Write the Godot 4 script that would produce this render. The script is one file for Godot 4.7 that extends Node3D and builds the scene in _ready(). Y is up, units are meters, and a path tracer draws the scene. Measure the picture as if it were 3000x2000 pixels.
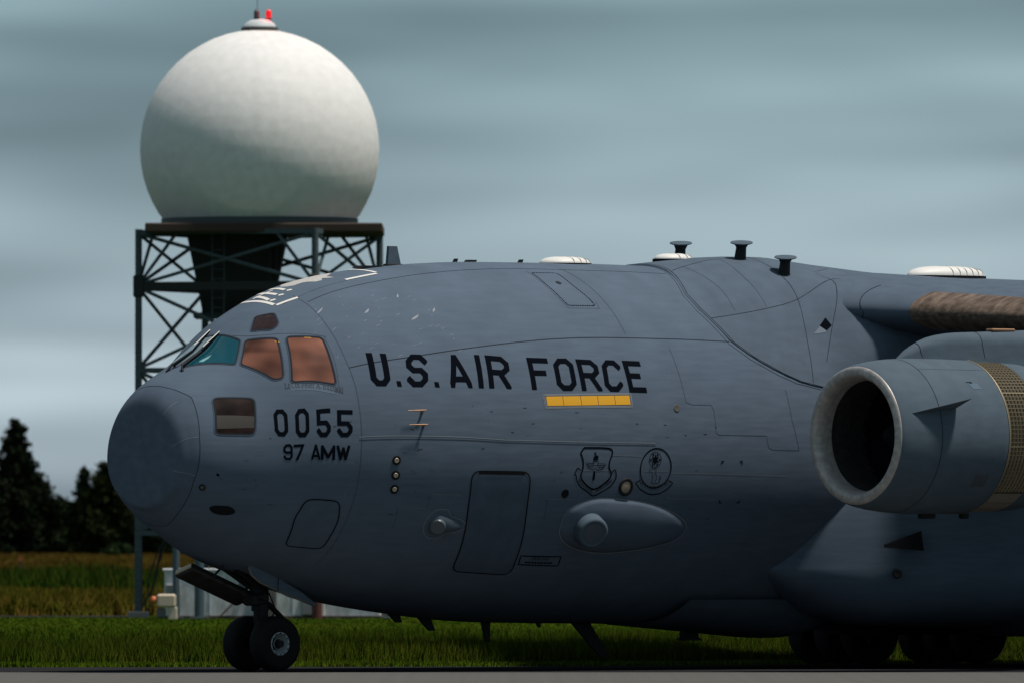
extends Node3D

# ---------------------------------------------------------------- mesh builder
class MB:
	var v := PackedVector3Array()
	var n := PackedVector3Array()
	var uv := PackedVector2Array()
	var ix := PackedInt32Array()
	var col := PackedColorArray()

	func vert(p: Vector3, q: Vector3, t := Vector2.ZERO) -> int:
		v.append(p); n.append(q); uv.append(t)
		return v.size() - 1

	func tri(a: int, b: int, c: int) -> void:
		var f := (v[b] - v[a]).cross(v[c] - v[a])
		if f.length_squared() < 1e-18:
			return
		if f.dot(n[a] + n[b] + n[c]) > 0.0:
			ix.append_array(PackedInt32Array([a, c, b]))
		else:
			ix.append_array(PackedInt32Array([a, b, c]))

	# one flat polygon (3 or 4 corners) with its own normal, turned away from ref
	func face(pts: Array, ref: Vector3) -> void:
		var q: Vector3 = (pts[1] - pts[0]).cross(pts[2] - pts[0]).normalized()
		var mid := Vector3.ZERO
		for p in pts:
			mid += p
		mid /= pts.size()
		if q.dot(mid - ref) < 0.0:
			q = -q
		var s := v.size()
		for p in pts:
			vert(p, q, Vector2(p.x, p.y))
		for i in range(1, pts.size() - 1):
			tri(s, s + i, s + i + 1)

	# eight corners: bottom ring 0-3, top ring 4-7
	func hexa(c: Array) -> void:
		var m := Vector3.ZERO
		for p in c:
			m += p
		m /= 8.0
		for f in [[0, 1, 2, 3], [4, 5, 6, 7], [0, 1, 5, 4], [1, 2, 6, 5], [2, 3, 7, 6], [3, 0, 4, 7]]:
			face([c[f[0]], c[f[1]], c[f[2]], c[f[3]]], m)

	func box(c: Vector3, s: Vector3, b := Basis()) -> void:
		var o := []
		for y in [-0.5, 0.5]:
			for k in [[-0.5, -0.5], [0.5, -0.5], [0.5, 0.5], [-0.5, 0.5]]:
				o.append(c + b * Vector3(k[0] * s.x, y * s.y, k[1] * s.z))
		hexa(o)

	# a box with chamfered long edges
	func slab(c: Vector3, s: Vector3, b := Basis(), ch := 0.02) -> void:
		var h := s * 0.5
		var rings := []
		for k in [[-h.y, ch], [-h.y + ch, 0.0], [h.y - ch, 0.0], [h.y, ch]]:
			var e: float = k[1]
			var x := h.x - e
			var z := h.z - e
			var r := []
			for q in [[-x, -z + ch], [-x + ch, -z], [x - ch, -z], [x, -z + ch], [x, z - ch], [x - ch, z], [-x + ch, z], [-x, z - ch]]:
				r.append(c + b * Vector3(q[0], k[0], q[1]))
			rings.append(r)
		for i in 3:
			for j in 8:
				face([rings[i][j], rings[i][(j + 1) % 8], rings[i + 1][(j + 1) % 8], rings[i + 1][j]], c)
		for i in [0, 3]:
			for j in range(1, 7):
				face([rings[i][0], rings[i][j], rings[i][j + 1]], c)

	func bar(p: Vector3, q: Vector3, w: float, h: float) -> void:
		var d := (q - p).normalized()
		var up := Vector3.UP if absf(d.y) < 0.95 else Vector3.RIGHT
		var s := d.cross(up).normalized()
		var u := s.cross(d)
		box((p + q) / 2.0, Vector3(w, h, p.distance_to(q)), Basis(s, u, -d))

	func tube(pts: Array, rad: Array, seg := 12, caps := true) -> void:
		var rows := []
		var s := Vector3.ZERO
		for i in pts.size():
			var d: Vector3 = (pts[mini(i + 1, pts.size() - 1)] - pts[maxi(i - 1, 0)]).normalized()
			if i == 0:
				s = d.cross(Vector3.UP if absf(d.y) < 0.9 else Vector3.RIGHT).normalized()
			else:
				s = (s - d * s.dot(d)).normalized()
			var u := s.cross(d)
			var r := PackedVector3Array()
			for k in seg:
				var t := TAU * k / seg
				r.append(pts[i] + (s * cos(t) + u * sin(t)) * rad[i])
			rows.append(r)
		grid(rows, true, (pts[0] + pts[1]) / 2.0)
		if caps:
			for e in [0, pts.size() - 1]:
				var q: Vector3 = (pts[0] - pts[1]).normalized() if e == 0 else (pts[e] - pts[e - 1]).normalized()
				fan(rows[e], pts[e], q)

	func fan(ring: PackedVector3Array, c: Vector3, q: Vector3) -> void:
		var s := vert(c, q)
		for p in ring:
			vert(p, q)
		for k in ring.size():
			tri(s, s + 1 + k, s + 1 + (k + 1) % ring.size())

	# smooth surface through rows of points; wrap closes every row
	func grid(rows: Array, wrap: bool, ref: Vector3, us := 1.0, vs := 1.0) -> void:
		var m := rows.size()
		var w: int = rows[0].size()
		var norms := []
		var total := 0.0
		for i in m:
			for j in w:
				var a: Vector3 = rows[mini(i + 1, m - 1)][j] - rows[maxi(i - 1, 0)][j]
				var j1 := (j + 1) % w if wrap else mini(j + 1, w - 1)
				var j0 := (j + w - 1) % w if wrap else maxi(j - 1, 0)
				var b: Vector3 = rows[i][j1] - rows[i][j0]
				var q := a.cross(b)
				q = q.normalized() if q.length_squared() > 1e-16 else Vector3.ZERO
				norms.append(q)
				total += q.dot((rows[i][j] - ref).normalized())
		var sg := -1.0 if total < 0.0 else 1.0
		for i in m:
			for j in w:
				if norms[i * w + j] == Vector3.ZERO:
					var q := Vector3.ZERO
					for jj in w:
						q += norms[clampi(i + (1 if i == 0 else -1), 0, m - 1) * w + jj]
					norms[i * w + j] = q.normalized() if q.length() > 1e-6 else Vector3.UP
		var s := v.size()
		for i in m:
			for j in w:
				vert(rows[i][j], norms[i * w + j] * sg, Vector2(us * i / maxf(1.0, m - 1.0), vs * j / float(w)))
		for i in m - 1:
			for j in (w if wrap else w - 1):
				var j1 := (j + 1) % w
				var a := s + i * w + j
				var b := s + i * w + j1
				var c := s + (i + 1) * w + j1
				var d := s + (i + 1) * w + j
				tri(a, b, c)
				tri(a, c, d)

	# a profile of (along, radius) turned round the axis from o along d
	func lathe(prof: Array, o: Vector3, d: Vector3, seg := 32) -> void:
		var s := d.cross(Vector3.UP if absf(d.y) < 0.9 else Vector3.RIGHT).normalized()
		var u := s.cross(d)
		var rows := []
		for p in prof:
			var r := PackedVector3Array()
			for k in seg:
				var t := TAU * k / seg
				r.append(o + d * p[0] + (s * cos(t) + u * sin(t)) * maxf(p[1], 0.0005))
			rows.append(r)
		grid(rows, true, o + d * ((prof[0][0] + prof[-1][0]) / 2.0))

	# a flat outline (in the plane of axes ax, ay at o) given thickness along az
	func prism(outline: Array, o: Vector3, ax: Vector3, ay: Vector3, az: Vector3, th: float) -> void:
		var poly := PackedVector2Array()
		for p in outline:
			poly.append(Vector2(p[0], p[1]))
		var tr := Geometry2D.triangulate_polygon(poly)
		var mid := Vector3.ZERO
		for p in poly:
			mid += o + ax * p.x + ay * p.y
		mid /= poly.size()
		for side in [-0.5, 0.5]:
			for i in range(0, tr.size(), 3):
				var f := []
				for k in 3:
					f.append(o + ax * poly[tr[i + k]].x + ay * poly[tr[i + k]].y + az * th * side)
				face(f, f[0] - az * side)
		var cw := Geometry2D.is_polygon_clockwise(poly)
		for i in poly.size():
			var p := poly[i]
			var q := poly[(i + 1) % poly.size()]
			var out := Vector2(q.y - p.y, p.x - q.x) * (-1.0 if cw else 1.0)
			var a := o + ax * p.x + ay * p.y
			var b := o + ax * q.x + ay * q.y
			face([a - az * th / 2.0, b - az * th / 2.0, b + az * th / 2.0, a + az * th / 2.0], (a + b) / 2.0 - (ax * out.x + ay * out.y))

	func mesh() -> ArrayMesh:
		var arr := []
		arr.resize(Mesh.ARRAY_MAX)
		arr[Mesh.ARRAY_VERTEX] = v
		arr[Mesh.ARRAY_NORMAL] = n
		arr[Mesh.ARRAY_TEX_UV] = uv
		if col.size() == v.size() and col.size() > 0:
			arr[Mesh.ARRAY_COLOR] = col
		arr[Mesh.ARRAY_INDEX] = ix
		var me := ArrayMesh.new()
		me.add_surface_from_arrays(Mesh.PRIMITIVE_TRIANGLES, arr)
		return me


var used := {}
var rng := RandomNumberGenerator.new()
var M := {}

func numbered(called: String) -> String:
	if not used.has(called):
		used[called] = 0
		return called
	used[called] += 1
	return "%s_%03d" % [called, used[called]]

func put(called: String, mb: MB, mat: Material, parent: Node = null, label := "") -> MeshInstance3D:
	var o := MeshInstance3D.new()
	o.mesh = mb.mesh()
	o.material_override = mat
	if parent == null:
		o.name = numbered(called)
		add_child(o)
	else:
		var k := 0
		var nm := called
		while parent.has_node(nm):
			k += 1
			nm = "%s_%03d" % [called, k]
		o.name = nm
		parent.add_child(o, true)
	if label:
		o.set_meta("label", label)
	return o

func thing(called: String, label: String, category: String, at := Vector3.ZERO, turn := 0.0, group := "") -> Node3D:
	var o := Node3D.new()
	o.name = numbered(called)
	add_child(o)
	o.position = at
	o.rotation.y = turn
	tag(o, label, category, group)
	return o

func tag(o: Node, label: String, category: String, group := "") -> void:
	o.set_meta("label", label)
	o.set_meta("category", category)
	if group:
		o.set_meta("group", group)

func group_part(parent: Node, called: String, label: String) -> Node3D:
	var o := Node3D.new()
	var k := 0
	var nm := called
	while parent.has_node(nm):
		k += 1
		nm = "%s_%03d" % [called, k]
	o.name = nm
	parent.add_child(o, true)
	o.set_meta("label", label)
	return o

func struct(o: Node) -> Node:
	o.set_meta("kind", "structure")
	return o

func paint(r: float, g: float, b: float, rough := 0.6, metal := 0.0, spec := 0.5) -> StandardMaterial3D:
	var m := StandardMaterial3D.new()
	m.albedo_color = Color(r, g, b).linear_to_srgb()
	m.roughness = rough
	m.metallic = metal
	m.metallic_specular = spec
	return m

func noise_tex(freq: float, lo: float, hi: float, size := 512, oct := 4, sd := 1, kind := FastNoiseLite.TYPE_SIMPLEX_SMOOTH) -> NoiseTexture2D:
	var f := FastNoiseLite.new()
	f.seed = sd
	f.noise_type = kind
	f.frequency = freq
	f.fractal_octaves = oct
	var t := NoiseTexture2D.new()
	t.width = size
	t.height = size
	t.seamless = true
	t.noise = f
	var g := Gradient.new()
	g.set_color(0, Color(lo, lo, lo))
	g.set_color(1, Color(hi, hi, hi))
	t.color_ramp = g
	return t

func textured(m: StandardMaterial3D, t: Texture2D, sc: Vector3, world := false) -> StandardMaterial3D:
	m.albedo_texture = t
	m.uv1_triplanar = true
	m.uv1_world_triplanar = world
	m.uv1_scale = sc
	return m

# ---------------------------------------------------------------- the aircraft's surfaces, in its own axes: x aft, y up, z to its left side
const TIP := -2.939
const LEN := 11.0
var UK := [0.0, 0.07, 0.14, 0.21, 0.28, 0.36, 0.48, 0.6, 0.72, 0.86, 1.0]
var YK := [3.92, 3.989, 4.059, 4.044, 4.025, 4.035, 4.265, 4.378, 4.418, 4.387, 4.374]
var HK := [0.0, 1.036, 1.271, 1.499, 1.722, 2.006, 2.585, 3.065, 3.307, 3.47, 3.489]
var KU := [0.0, 0.14, 0.28, 0.42, 0.56, 0.75, 1.0]
var KK := [0.793, 0.818, 0.853, 0.928, 0.959, 0.995, 1.0]
var YM := []
var HM := []
var KM := []

func slopes(x: Array, y: Array) -> Array:
	var m := []
	m.resize(x.size())
	m.fill(0.0)
	m[0] = (y[1] - y[0]) / (x[1] - x[0])
	for i in range(1, x.size() - 1):
		var h0: float = x[i] - x[i - 1]
		var h1: float = x[i + 1] - x[i]
		var d0: float = (y[i] - y[i - 1]) / h0
		var d1: float = (y[i + 1] - y[i]) / h1
		if d0 * d1 > 0.0:
			var w1 := 2.0 * h1 + h0
			var w2 := h1 + 2.0 * h0
			m[i] = (w1 + w2) / (w1 / d0 + w2 / d1)
	return m

func curve(xk: Array, yk: Array, m: Array, x: float) -> float:
	var i := 0
	while i < xk.size() - 2 and x > xk[i + 1]:
		i += 1
	var h: float = xk[i + 1] - xk[i]
	var t: float = (x - xk[i]) / h
	var t2 := t * t
	var t3 := t2 * t
	return (2 * t3 - 3 * t2 + 1) * yk[i] + (t3 - 2 * t2 + t) * h * m[i] + (-2 * t3 + 3 * t2) * yk[i + 1] + (t3 - t2) * h * m[i + 1]

func lin(xs: Array, ys: Array, x: float) -> float:
	if x <= xs[0]:
		return ys[0]
	for i in range(1, xs.size()):
		if x <= xs[i]:
			return lerpf(ys[i - 1], ys[i], (x - xs[i - 1]) / (xs[i] - xs[i - 1]))
	return ys[-1]

# centre height, half height, and how much flatter the lower half is
func ring(a: float) -> Vector3:
	var u := sqrt(clampf((a - TIP) / LEN, 0.0, 1.0))
	var beyond := maxf(0.0, a - TIP - LEN)
	var y := curve(UK, YK, YM, u) - 0.016 * beyond
	var h := curve(UK, HK, HM, u)
	if a > 27.0:
		var t := clampf((a - 27.0) / 21.0, 0.0, 1.0)
		h = lerpf(h, 0.9, t * t * (3.0 - 2.0 * t))
		y += 2.2 * t * t
	return Vector3(y, h, curve(KU, KK, KM, u))

func hull(a: float, deg: float, off := 0.0) -> Vector3:
	var r := ring(a)
	var t := deg_to_rad(deg)
	var s := sin(t)
	return Vector3(a, r.x + (r.y + off) * (s if s > 0.0 else s * r.z), (r.y + off) * cos(t))

# the wing fairing stands proud of the hull
func proud(a: float, deg: float) -> float:
	var hump := lin([9.2, 10.0, 10.8, 11.6, 12.4, 13.6, 15.2, 17.0, 21.0], [0.0, 0.09, 0.18, 0.23, 0.245, 0.14, 0.03, 0.0, 0.0], a)
	var d := minf(deg, 180.0 - deg)
	var up := smoothstep(30.0, 62.0, d)
	var root := smoothstep(11.4, 13.1, a) * smoothstep(14.0, 34.0, d) * (1.0 - smoothstep(46.0, 68.0, d))
	return 0.016 + hump * up + 0.4 * root

func fairing_edge(a: float) -> float:
	return lin([8.95, 9.02, 9.106, 9.335, 9.739, 10.293, 10.769, 11.262, 12.2, 14.0, 20.0], [55.7, 48.0, 42.86, 34.41, 28.73, 23.78, 20.74, 18.99, 16.8, 15.0, 15.0], a)

# engine: x metres behind the lip, angle round the axis
const ENG := Vector3(7.98, 4.48, 8.0)
func cowl(x: float) -> float:
	return lin([0.0, 0.03, 0.1, 0.22, 0.45, 0.8, 1.3, 2.0, 2.65, 3.45, 4.4, 5.3], [1.24, 1.295, 1.335, 1.37, 1.412, 1.452, 1.478, 1.482, 1.47, 1.44, 1.32, 1.12], x)

func surf(id: int, p: Vector2, off: float) -> Vector3:
	if id == 1:
		var t := deg_to_rad(p.y)
		var r := cowl(p.x) + off
		return ENG + Vector3(p.x, r * sin(t), r * cos(t))
	if id == 2:
		return hull(p.x, p.y, off + proud(p.x, p.y))
	return hull(p.x, p.y, off)

func surf_normal(id: int, p: Vector2) -> Vector3:
	var e := 0.01
	var da := surf(id, p + Vector2(e, 0), 0.0) - surf(id, p - Vector2(e, 0), 0.0)
	var dp := surf(id, p + Vector2(0, 0.3), 0.0) - surf(id, p - Vector2(0, 0.3), 0.0)
	var q := dp.cross(da).normalized()
	var c := surf(id, p, -0.3)
	return q if q.dot(surf(id, p, 0.0) - c) > 0.0 else -q

# outlines in (station, degrees) laid on a surface in cells small enough to follow it
func drape(mb: MB, id: int, shapes: Array, off: float, ca := 0.16, cd := 3.0, holes := []) -> void:
	var lo := Vector2(1e9, 1e9)
	var hi := -lo
	for s in shapes:
		for p in s:
			lo = lo.min(p)
			hi = hi.max(p)
	var na := maxi(1, ceili((hi.x - lo.x) / ca))
	var nd := maxi(1, ceili((hi.y - lo.y) / cd))
	var st := Vector2((hi.x - lo.x) / na, (hi.y - lo.y) / nd)
	for i in na:
		for j in nd:
			var o := lo + Vector2(i, j) * st
			var cell := PackedVector2Array([o, o + Vector2(st.x, 0), o + st, o + Vector2(0, st.y)])
			var done: Array[PackedVector2Array] = []
			for s in shapes:
				var parts: Array[PackedVector2Array] = Geometry2D.intersect_polygons(cell, s)
				for d in done:
					var rest: Array[PackedVector2Array] = []
					for q in parts:
						rest.append_array(Geometry2D.clip_polygons(q, d))
					parts = rest
				for d in holes:
					var rest: Array[PackedVector2Array] = []
					for q in parts:
						rest.append_array(Geometry2D.clip_polygons(q, d))
					parts = rest
				for q in parts:
					if q.size() < 3:
						continue
					done.append(q)
					var tr := Geometry2D.triangulate_polygon(q)
					var b := mb.v.size()
					for p in q:
						mb.vert(surf(id, p, off), surf_normal(id, p), p)
					for k in range(0, tr.size(), 3):
						mb.tri(b + tr[k], b + tr[k + 1], b + tr[k + 2])

func poly(pts: Array) -> PackedVector2Array:
	var o := PackedVector2Array()
	for p in pts:
		o.append(Vector2(p[0], p[1]))
	return o

# rounds the corners of an outline given in (station, degrees); per = metres per degree
func rounded(pts: Array, r: float, per: float) -> PackedVector2Array:
	var o := PackedVector2Array()
	var k := pts.size()
	for i in k:
		var c := Vector2(pts[i][0], pts[i][1] * per)
		var a := Vector2(pts[(i + k - 1) % k][0], pts[(i + k - 1) % k][1] * per)
		var b := Vector2(pts[(i + 1) % k][0], pts[(i + 1) % k][1] * per)
		var p := c + (a - c).normalized() * minf(r, a.distance_to(c) * 0.45)
		var q := c + (b - c).normalized() * minf(r, b.distance_to(c) * 0.45)
		for t in [0.0, 0.25, 0.5, 0.75, 1.0]:
			var w: Vector2 = p.lerp(c, t).lerp(c.lerp(q, t), t)
			o.append(Vector2(w.x, w.y / per))
	return o

func disc(c: Vector2, r: float, per: float, seg := 20) -> PackedVector2Array:
	var o := PackedVector2Array()
	for k in seg:
		o.append(c + Vector2(cos(TAU * k / seg) * r, sin(TAU * k / seg) * r / per))
	return o

# a band of width w along a path on a surface
func ribbon(mb: MB, id: int, path: Array, w: float, off: float, closed := false, step := 0.08) -> void:
	var pts := []
	for p in path:
		pts.append(Vector2(p[0], p[1]) if p is Array else p)
	if closed:
		pts.append(pts[0])
	var dense := [pts[0]]
	for i in range(1, pts.size()):
		var a: Vector2 = pts[i - 1]
		var b: Vector2 = pts[i]
		var k := maxi(1, ceili(surf(id, a, 0.0).distance_to(surf(id, b, 0.0)) / step))
		for j in range(1, k + 1):
			dense.append(a.lerp(b, float(j) / k))
	var s := mb.v.size()
	var m := dense.size()
	for i in m:
		var before: Vector2 = dense[maxi(i - 1, 0)]
		var after: Vector2 = dense[mini(i + 1, m - 1)]
		if closed and i == 0:
			before = dense[m - 2]
		if closed and i == m - 1:
			after = dense[1]
		var q := surf_normal(id, dense[i])
		var d := (surf(id, after, off) - surf(id, before, off)).normalized()
		var side := q.cross(d).normalized() * w / 2.0
		var c := surf(id, dense[i], off)
		mb.vert(c - side, q)
		mb.vert(c + side, q)
	for i in m - 1:
		mb.tri(s + 2 * i, s + 2 * i + 1, s + 2 * i + 3)
		mb.tri(s + 2 * i, s + 2 * i + 3, s + 2 * i + 2)

func smooth(pts: Array, k := 4) -> Array:
	var o := []
	for i in pts.size() - 1:
		var p0 := Vector2(pts[maxi(i - 1, 0)][0], pts[maxi(i - 1, 0)][1])
		var p1 := Vector2(pts[i][0], pts[i][1])
		var p2 := Vector2(pts[i + 1][0], pts[i + 1][1])
		var p3 := Vector2(pts[mini(i + 2, pts.size() - 1)][0], pts[mini(i + 2, pts.size() - 1)][1])
		for j in k:
			o.append(p1.cubic_interpolate(p2, p0, p3, float(j) / k))
	o.append(Vector2(pts[-1][0], pts[-1][1]))
	return o

# ---------------------------------------------------------------- block letters as strokes in a unit box
func strokes(ch: String) -> Array:
	var c := 0.17
	var x := 0.27
	match ch:
		"U": return [[[0, 1], [0, c], [x, 0], [1 - x, 0], [1, c], [1, 1]]]
		"S": return [[[1, 0.84], [1 - x, 1], [x, 1], [0, 1 - c], [0, 0.5 + c * 0.9], [x, 0.5], [1 - x, 0.5], [1, 0.5 - c * 0.9], [1, c], [1 - x, 0], [x, 0], [0, 0.16]]]
		"A": return [[[-0.08, -0.1], [0.5, 1.05], [1.08, -0.1]], [[0.15, 0.2], [0.85, 0.2]]]
		"I": return [[[0.5, 0], [0.5, 1]]]
		"R": return [[[0, 0], [0, 1], [1 - x, 1], [1, 1 - c], [1, 0.5 + c * 0.8], [1 - x, 0.48], [0.1, 0.48]], [[0.55, 0.48], [1.05, -0.1]]]
		"F": return [[[1, 1], [0, 1], [0, 0]], [[0, 0.52], [0.75, 0.52]]]
		"E": return [[[1, 1], [0, 1], [0, 0], [1, 0]], [[0, 0.52], [0.75, 0.52]]]
		"C": return [[[1, 0.84], [1 - x, 1], [x, 1], [0, 1 - c], [0, c], [x, 0], [1 - x, 0], [1, 0.16]]]
		"O", "0": return [[[0.5, 1], [x, 1], [0, 1 - c], [0, c], [x, 0], [0.5, 0]], [[0.5, 1], [1 - x, 1], [1, 1 - c], [1, c], [1 - x, 0], [0.5, 0]]]
		"5": return [[[1, 1], [0, 1], [0, 0.5], [1 - x, 0.5], [1, 0.5 - c], [1, c], [1 - x, 0], [x, 0], [0, c]]]
		"9": return [[[0, 0.18], [x, 0], [1 - x, 0], [1, c], [1, 1 - c], [1 - x, 1], [x, 1], [0, 1 - c], [0, 0.6], [x, 0.48], [1, 0.48]]]
		"7": return [[[0, 1], [0.98, 1], [0.2, -0.1]]]
		"M": return [[[0, 0], [0, 1], [0.5, 0.1], [1, 1], [1, 0]]]
		"W": return [[[-0.02, 1.1], [0.27, 0], [0.5, 0.85], [0.73, 0], [1.02, 1.1]]]
	return [[[0.5, 0.45], [0.5, 0.55]]]

# box = [left, right, degrees at top left, top right, bottom left, bottom right]; w, h its size in metres
func letter(mb: MB, ch: String, box: Array, w: float, h: float, s: float, lean := 0.0) -> void:
	var rect := PackedVector2Array([Vector2(0, 0), Vector2(w, 0), Vector2(w, h), Vector2(0, h)])
	var shapes := []
	var holes := []
	for st in strokes(ch):
		var line := PackedVector2Array()
		for p in st:
			line.append(Vector2(s / 2.0 + p[0] * (w - s), s / 2.0 + p[1] * (h - s)))
		for q in Geometry2D.offset_polyline(line, s / 2.0, Geometry2D.JOIN_MITER, Geometry2D.END_BUTT if ch in ["O", "0"] else Geometry2D.END_SQUARE):
			var hollow := Geometry2D.is_polygon_clockwise(q)
			for r in Geometry2D.intersect_polygons(q, rect):
				var o := PackedVector2Array()
				for p in r:
					var x := p.x / w
					var y := p.y / h
					var top := lerpf(box[2], box[3], x)
					var low := lerpf(box[4], box[5], x)
					o.append(Vector2(lerpf(box[0], box[1], x) + lean * (y - 0.5), lerpf(low, top, y)))
				if hollow:
					holes.append(o)
				else:
					shapes.append(o)
	drape(mb, 0, shapes, 0.006, 0.13, 2.0, holes)

# small print: a text mesh laid on the hull from (a, deg), rising to the right by slope degrees per metre
func small_print(mb: MB, text: String, a0: float, d0: float, height: float, width: float, slope: float, per: float, serif := false, shear := 0.0, bend := 0.0) -> void:
	var tm := TextMesh.new()
	var f := SystemFont.new()
	f.font_names = PackedStringArray(["Droid Serif" if serif else "Droid Sans"])
	tm.font = f
	tm.text = text
	tm.font_size = 32
	tm.depth = 0.0
	tm.pixel_size = 0.01
	var arr := tm.get_mesh_arrays()
	var vs: PackedVector3Array = arr[Mesh.ARRAY_VERTEX]
	var lo := Vector3(1e9, 1e9, 0)
	var hi := -lo
	for p in vs:
		lo = lo.min(p)
		hi = hi.max(p)
	var ids: PackedInt32Array = arr[Mesh.ARRAY_INDEX]
	var b := mb.v.size()
	for p in vs:
		var x := (p.x - lo.x) / (hi.x - lo.x)
		var y := (p.y - lo.y) / (hi.y - lo.y)
		var q := Vector2(a0 + x * width + shear * y * height, d0 + x * width * slope + y * height / per + bend * (2.0 * x - 1.0) ** 2 / per)
		mb.vert(surf(0, q, 0.006), surf_normal(0, q))
	for k in range(0, ids.size(), 3):
		mb.tri(b + ids[k], b + ids[k + 1], b + ids[k + 2])

func sky_image() -> Image:
	var w := 4096
	var h := 2048
	var f := FastNoiseLite.new()
	f.seed = 7
	f.frequency = 0.18
	f.fractal_octaves = 4
	var g := FastNoiseLite.new()
	g.seed = 21
	g.frequency = 0.5
	g.fractal_octaves = 3
	var data := PackedFloat32Array()
	data.resize(w * h * 3)
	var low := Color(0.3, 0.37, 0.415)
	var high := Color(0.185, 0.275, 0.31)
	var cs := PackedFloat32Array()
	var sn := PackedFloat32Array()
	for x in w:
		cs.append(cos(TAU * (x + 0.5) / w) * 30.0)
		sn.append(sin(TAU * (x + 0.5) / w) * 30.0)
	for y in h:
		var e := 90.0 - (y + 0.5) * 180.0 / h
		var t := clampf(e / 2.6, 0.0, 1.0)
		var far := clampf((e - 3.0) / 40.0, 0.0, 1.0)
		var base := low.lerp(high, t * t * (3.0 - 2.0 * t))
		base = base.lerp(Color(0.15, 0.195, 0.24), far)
		var le := 8.5 * e if e < 4.0 else 34.0 + 9.0 * log(e / 4.0)
		var amp := lerpf(0.52, 0.3, far) * smoothstep(-0.3, 0.5, e)
		if e < -0.5:
			for x in w:
				var i := (y * w + x) * 3
				data[i] = 0.05
				data[i + 1] = 0.06
				data[i + 2] = 0.05
			continue
		for x in w:
			var b := f.get_noise_3d(cs[x], sn[x], le) * 1.5 + 0.75 * g.get_noise_3d(cs[x], sn[x], le * 0.8)
			var k := maxf(0.4, 1.0 + amp * 1.5 * b)
			var warm := b * 0.05
			var i := (y * w + x) * 3
			data[i] = base.r * k * (1.0 + warm)
			data[i + 1] = base.g * k
			data[i + 2] = base.b * k * (1.0 - warm * 0.5)
	return Image.create_from_data(w, h, false, Image.FORMAT_RGBF, data.to_byte_array())

func _ready() -> void:
	rng.seed = 11
	YM = slopes(UK, YK)
	YM[-1] = 0.0
	HM = slopes(UK, HK)
	KM = slopes(KU, KK)
	# ------------------------------------------------ camera, sky, sun, exposure
	var cam := Camera3D.new()
	cam.name = "camera"
	add_child(cam)
	cam.position = Vector3(0, 2.39, 0)
	cam.rotation.x = atan(600.0 / 38500.0)
	cam.near = 1.0
	cam.far = 9000.0
	var lens := CameraAttributesPhysical.new()
	lens.frustum_focal_length = 673.6
	lens.frustum_focus_distance = 249.5
	lens.exposure_aperture = 5.8
	lens.frustum_near = 1.0
	lens.frustum_far = 9000.0
	cam.attributes = lens
	cam.fov = 2.976
	var we := WorldEnvironment.new()
	we.name = "world"
	var env := Environment.new()
	env.background_mode = Environment.BG_SKY
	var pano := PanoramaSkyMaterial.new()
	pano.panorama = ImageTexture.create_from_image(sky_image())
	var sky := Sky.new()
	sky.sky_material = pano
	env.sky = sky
	env.background_energy_multiplier = 1.0
	env.tonemap_mode = Environment.TONE_MAPPER_LINEAR
	env.tonemap_exposure = 1.0
	env.sdfgi_enabled = true
	env.ssao_enabled = true
	env.ssil_enabled = true
	we.environment = env
	add_child(we)
	var sun := DirectionalLight3D.new()
	sun.name = "sun"
	add_child(sun)
	sun.look_at_from_position(Vector3.ZERO, -Vector3(0.36, 0.925, 0.08))
	sun.light_energy = 1.12
	sun.light_color = Color(1.0, 0.965, 0.92)
	sun.light_angular_distance = 7.0
	sun.shadow_enabled = true

	materials()
	ground()
	trees()
	radar_tower()
	shelters()
	aircraft()
	grass()

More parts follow.
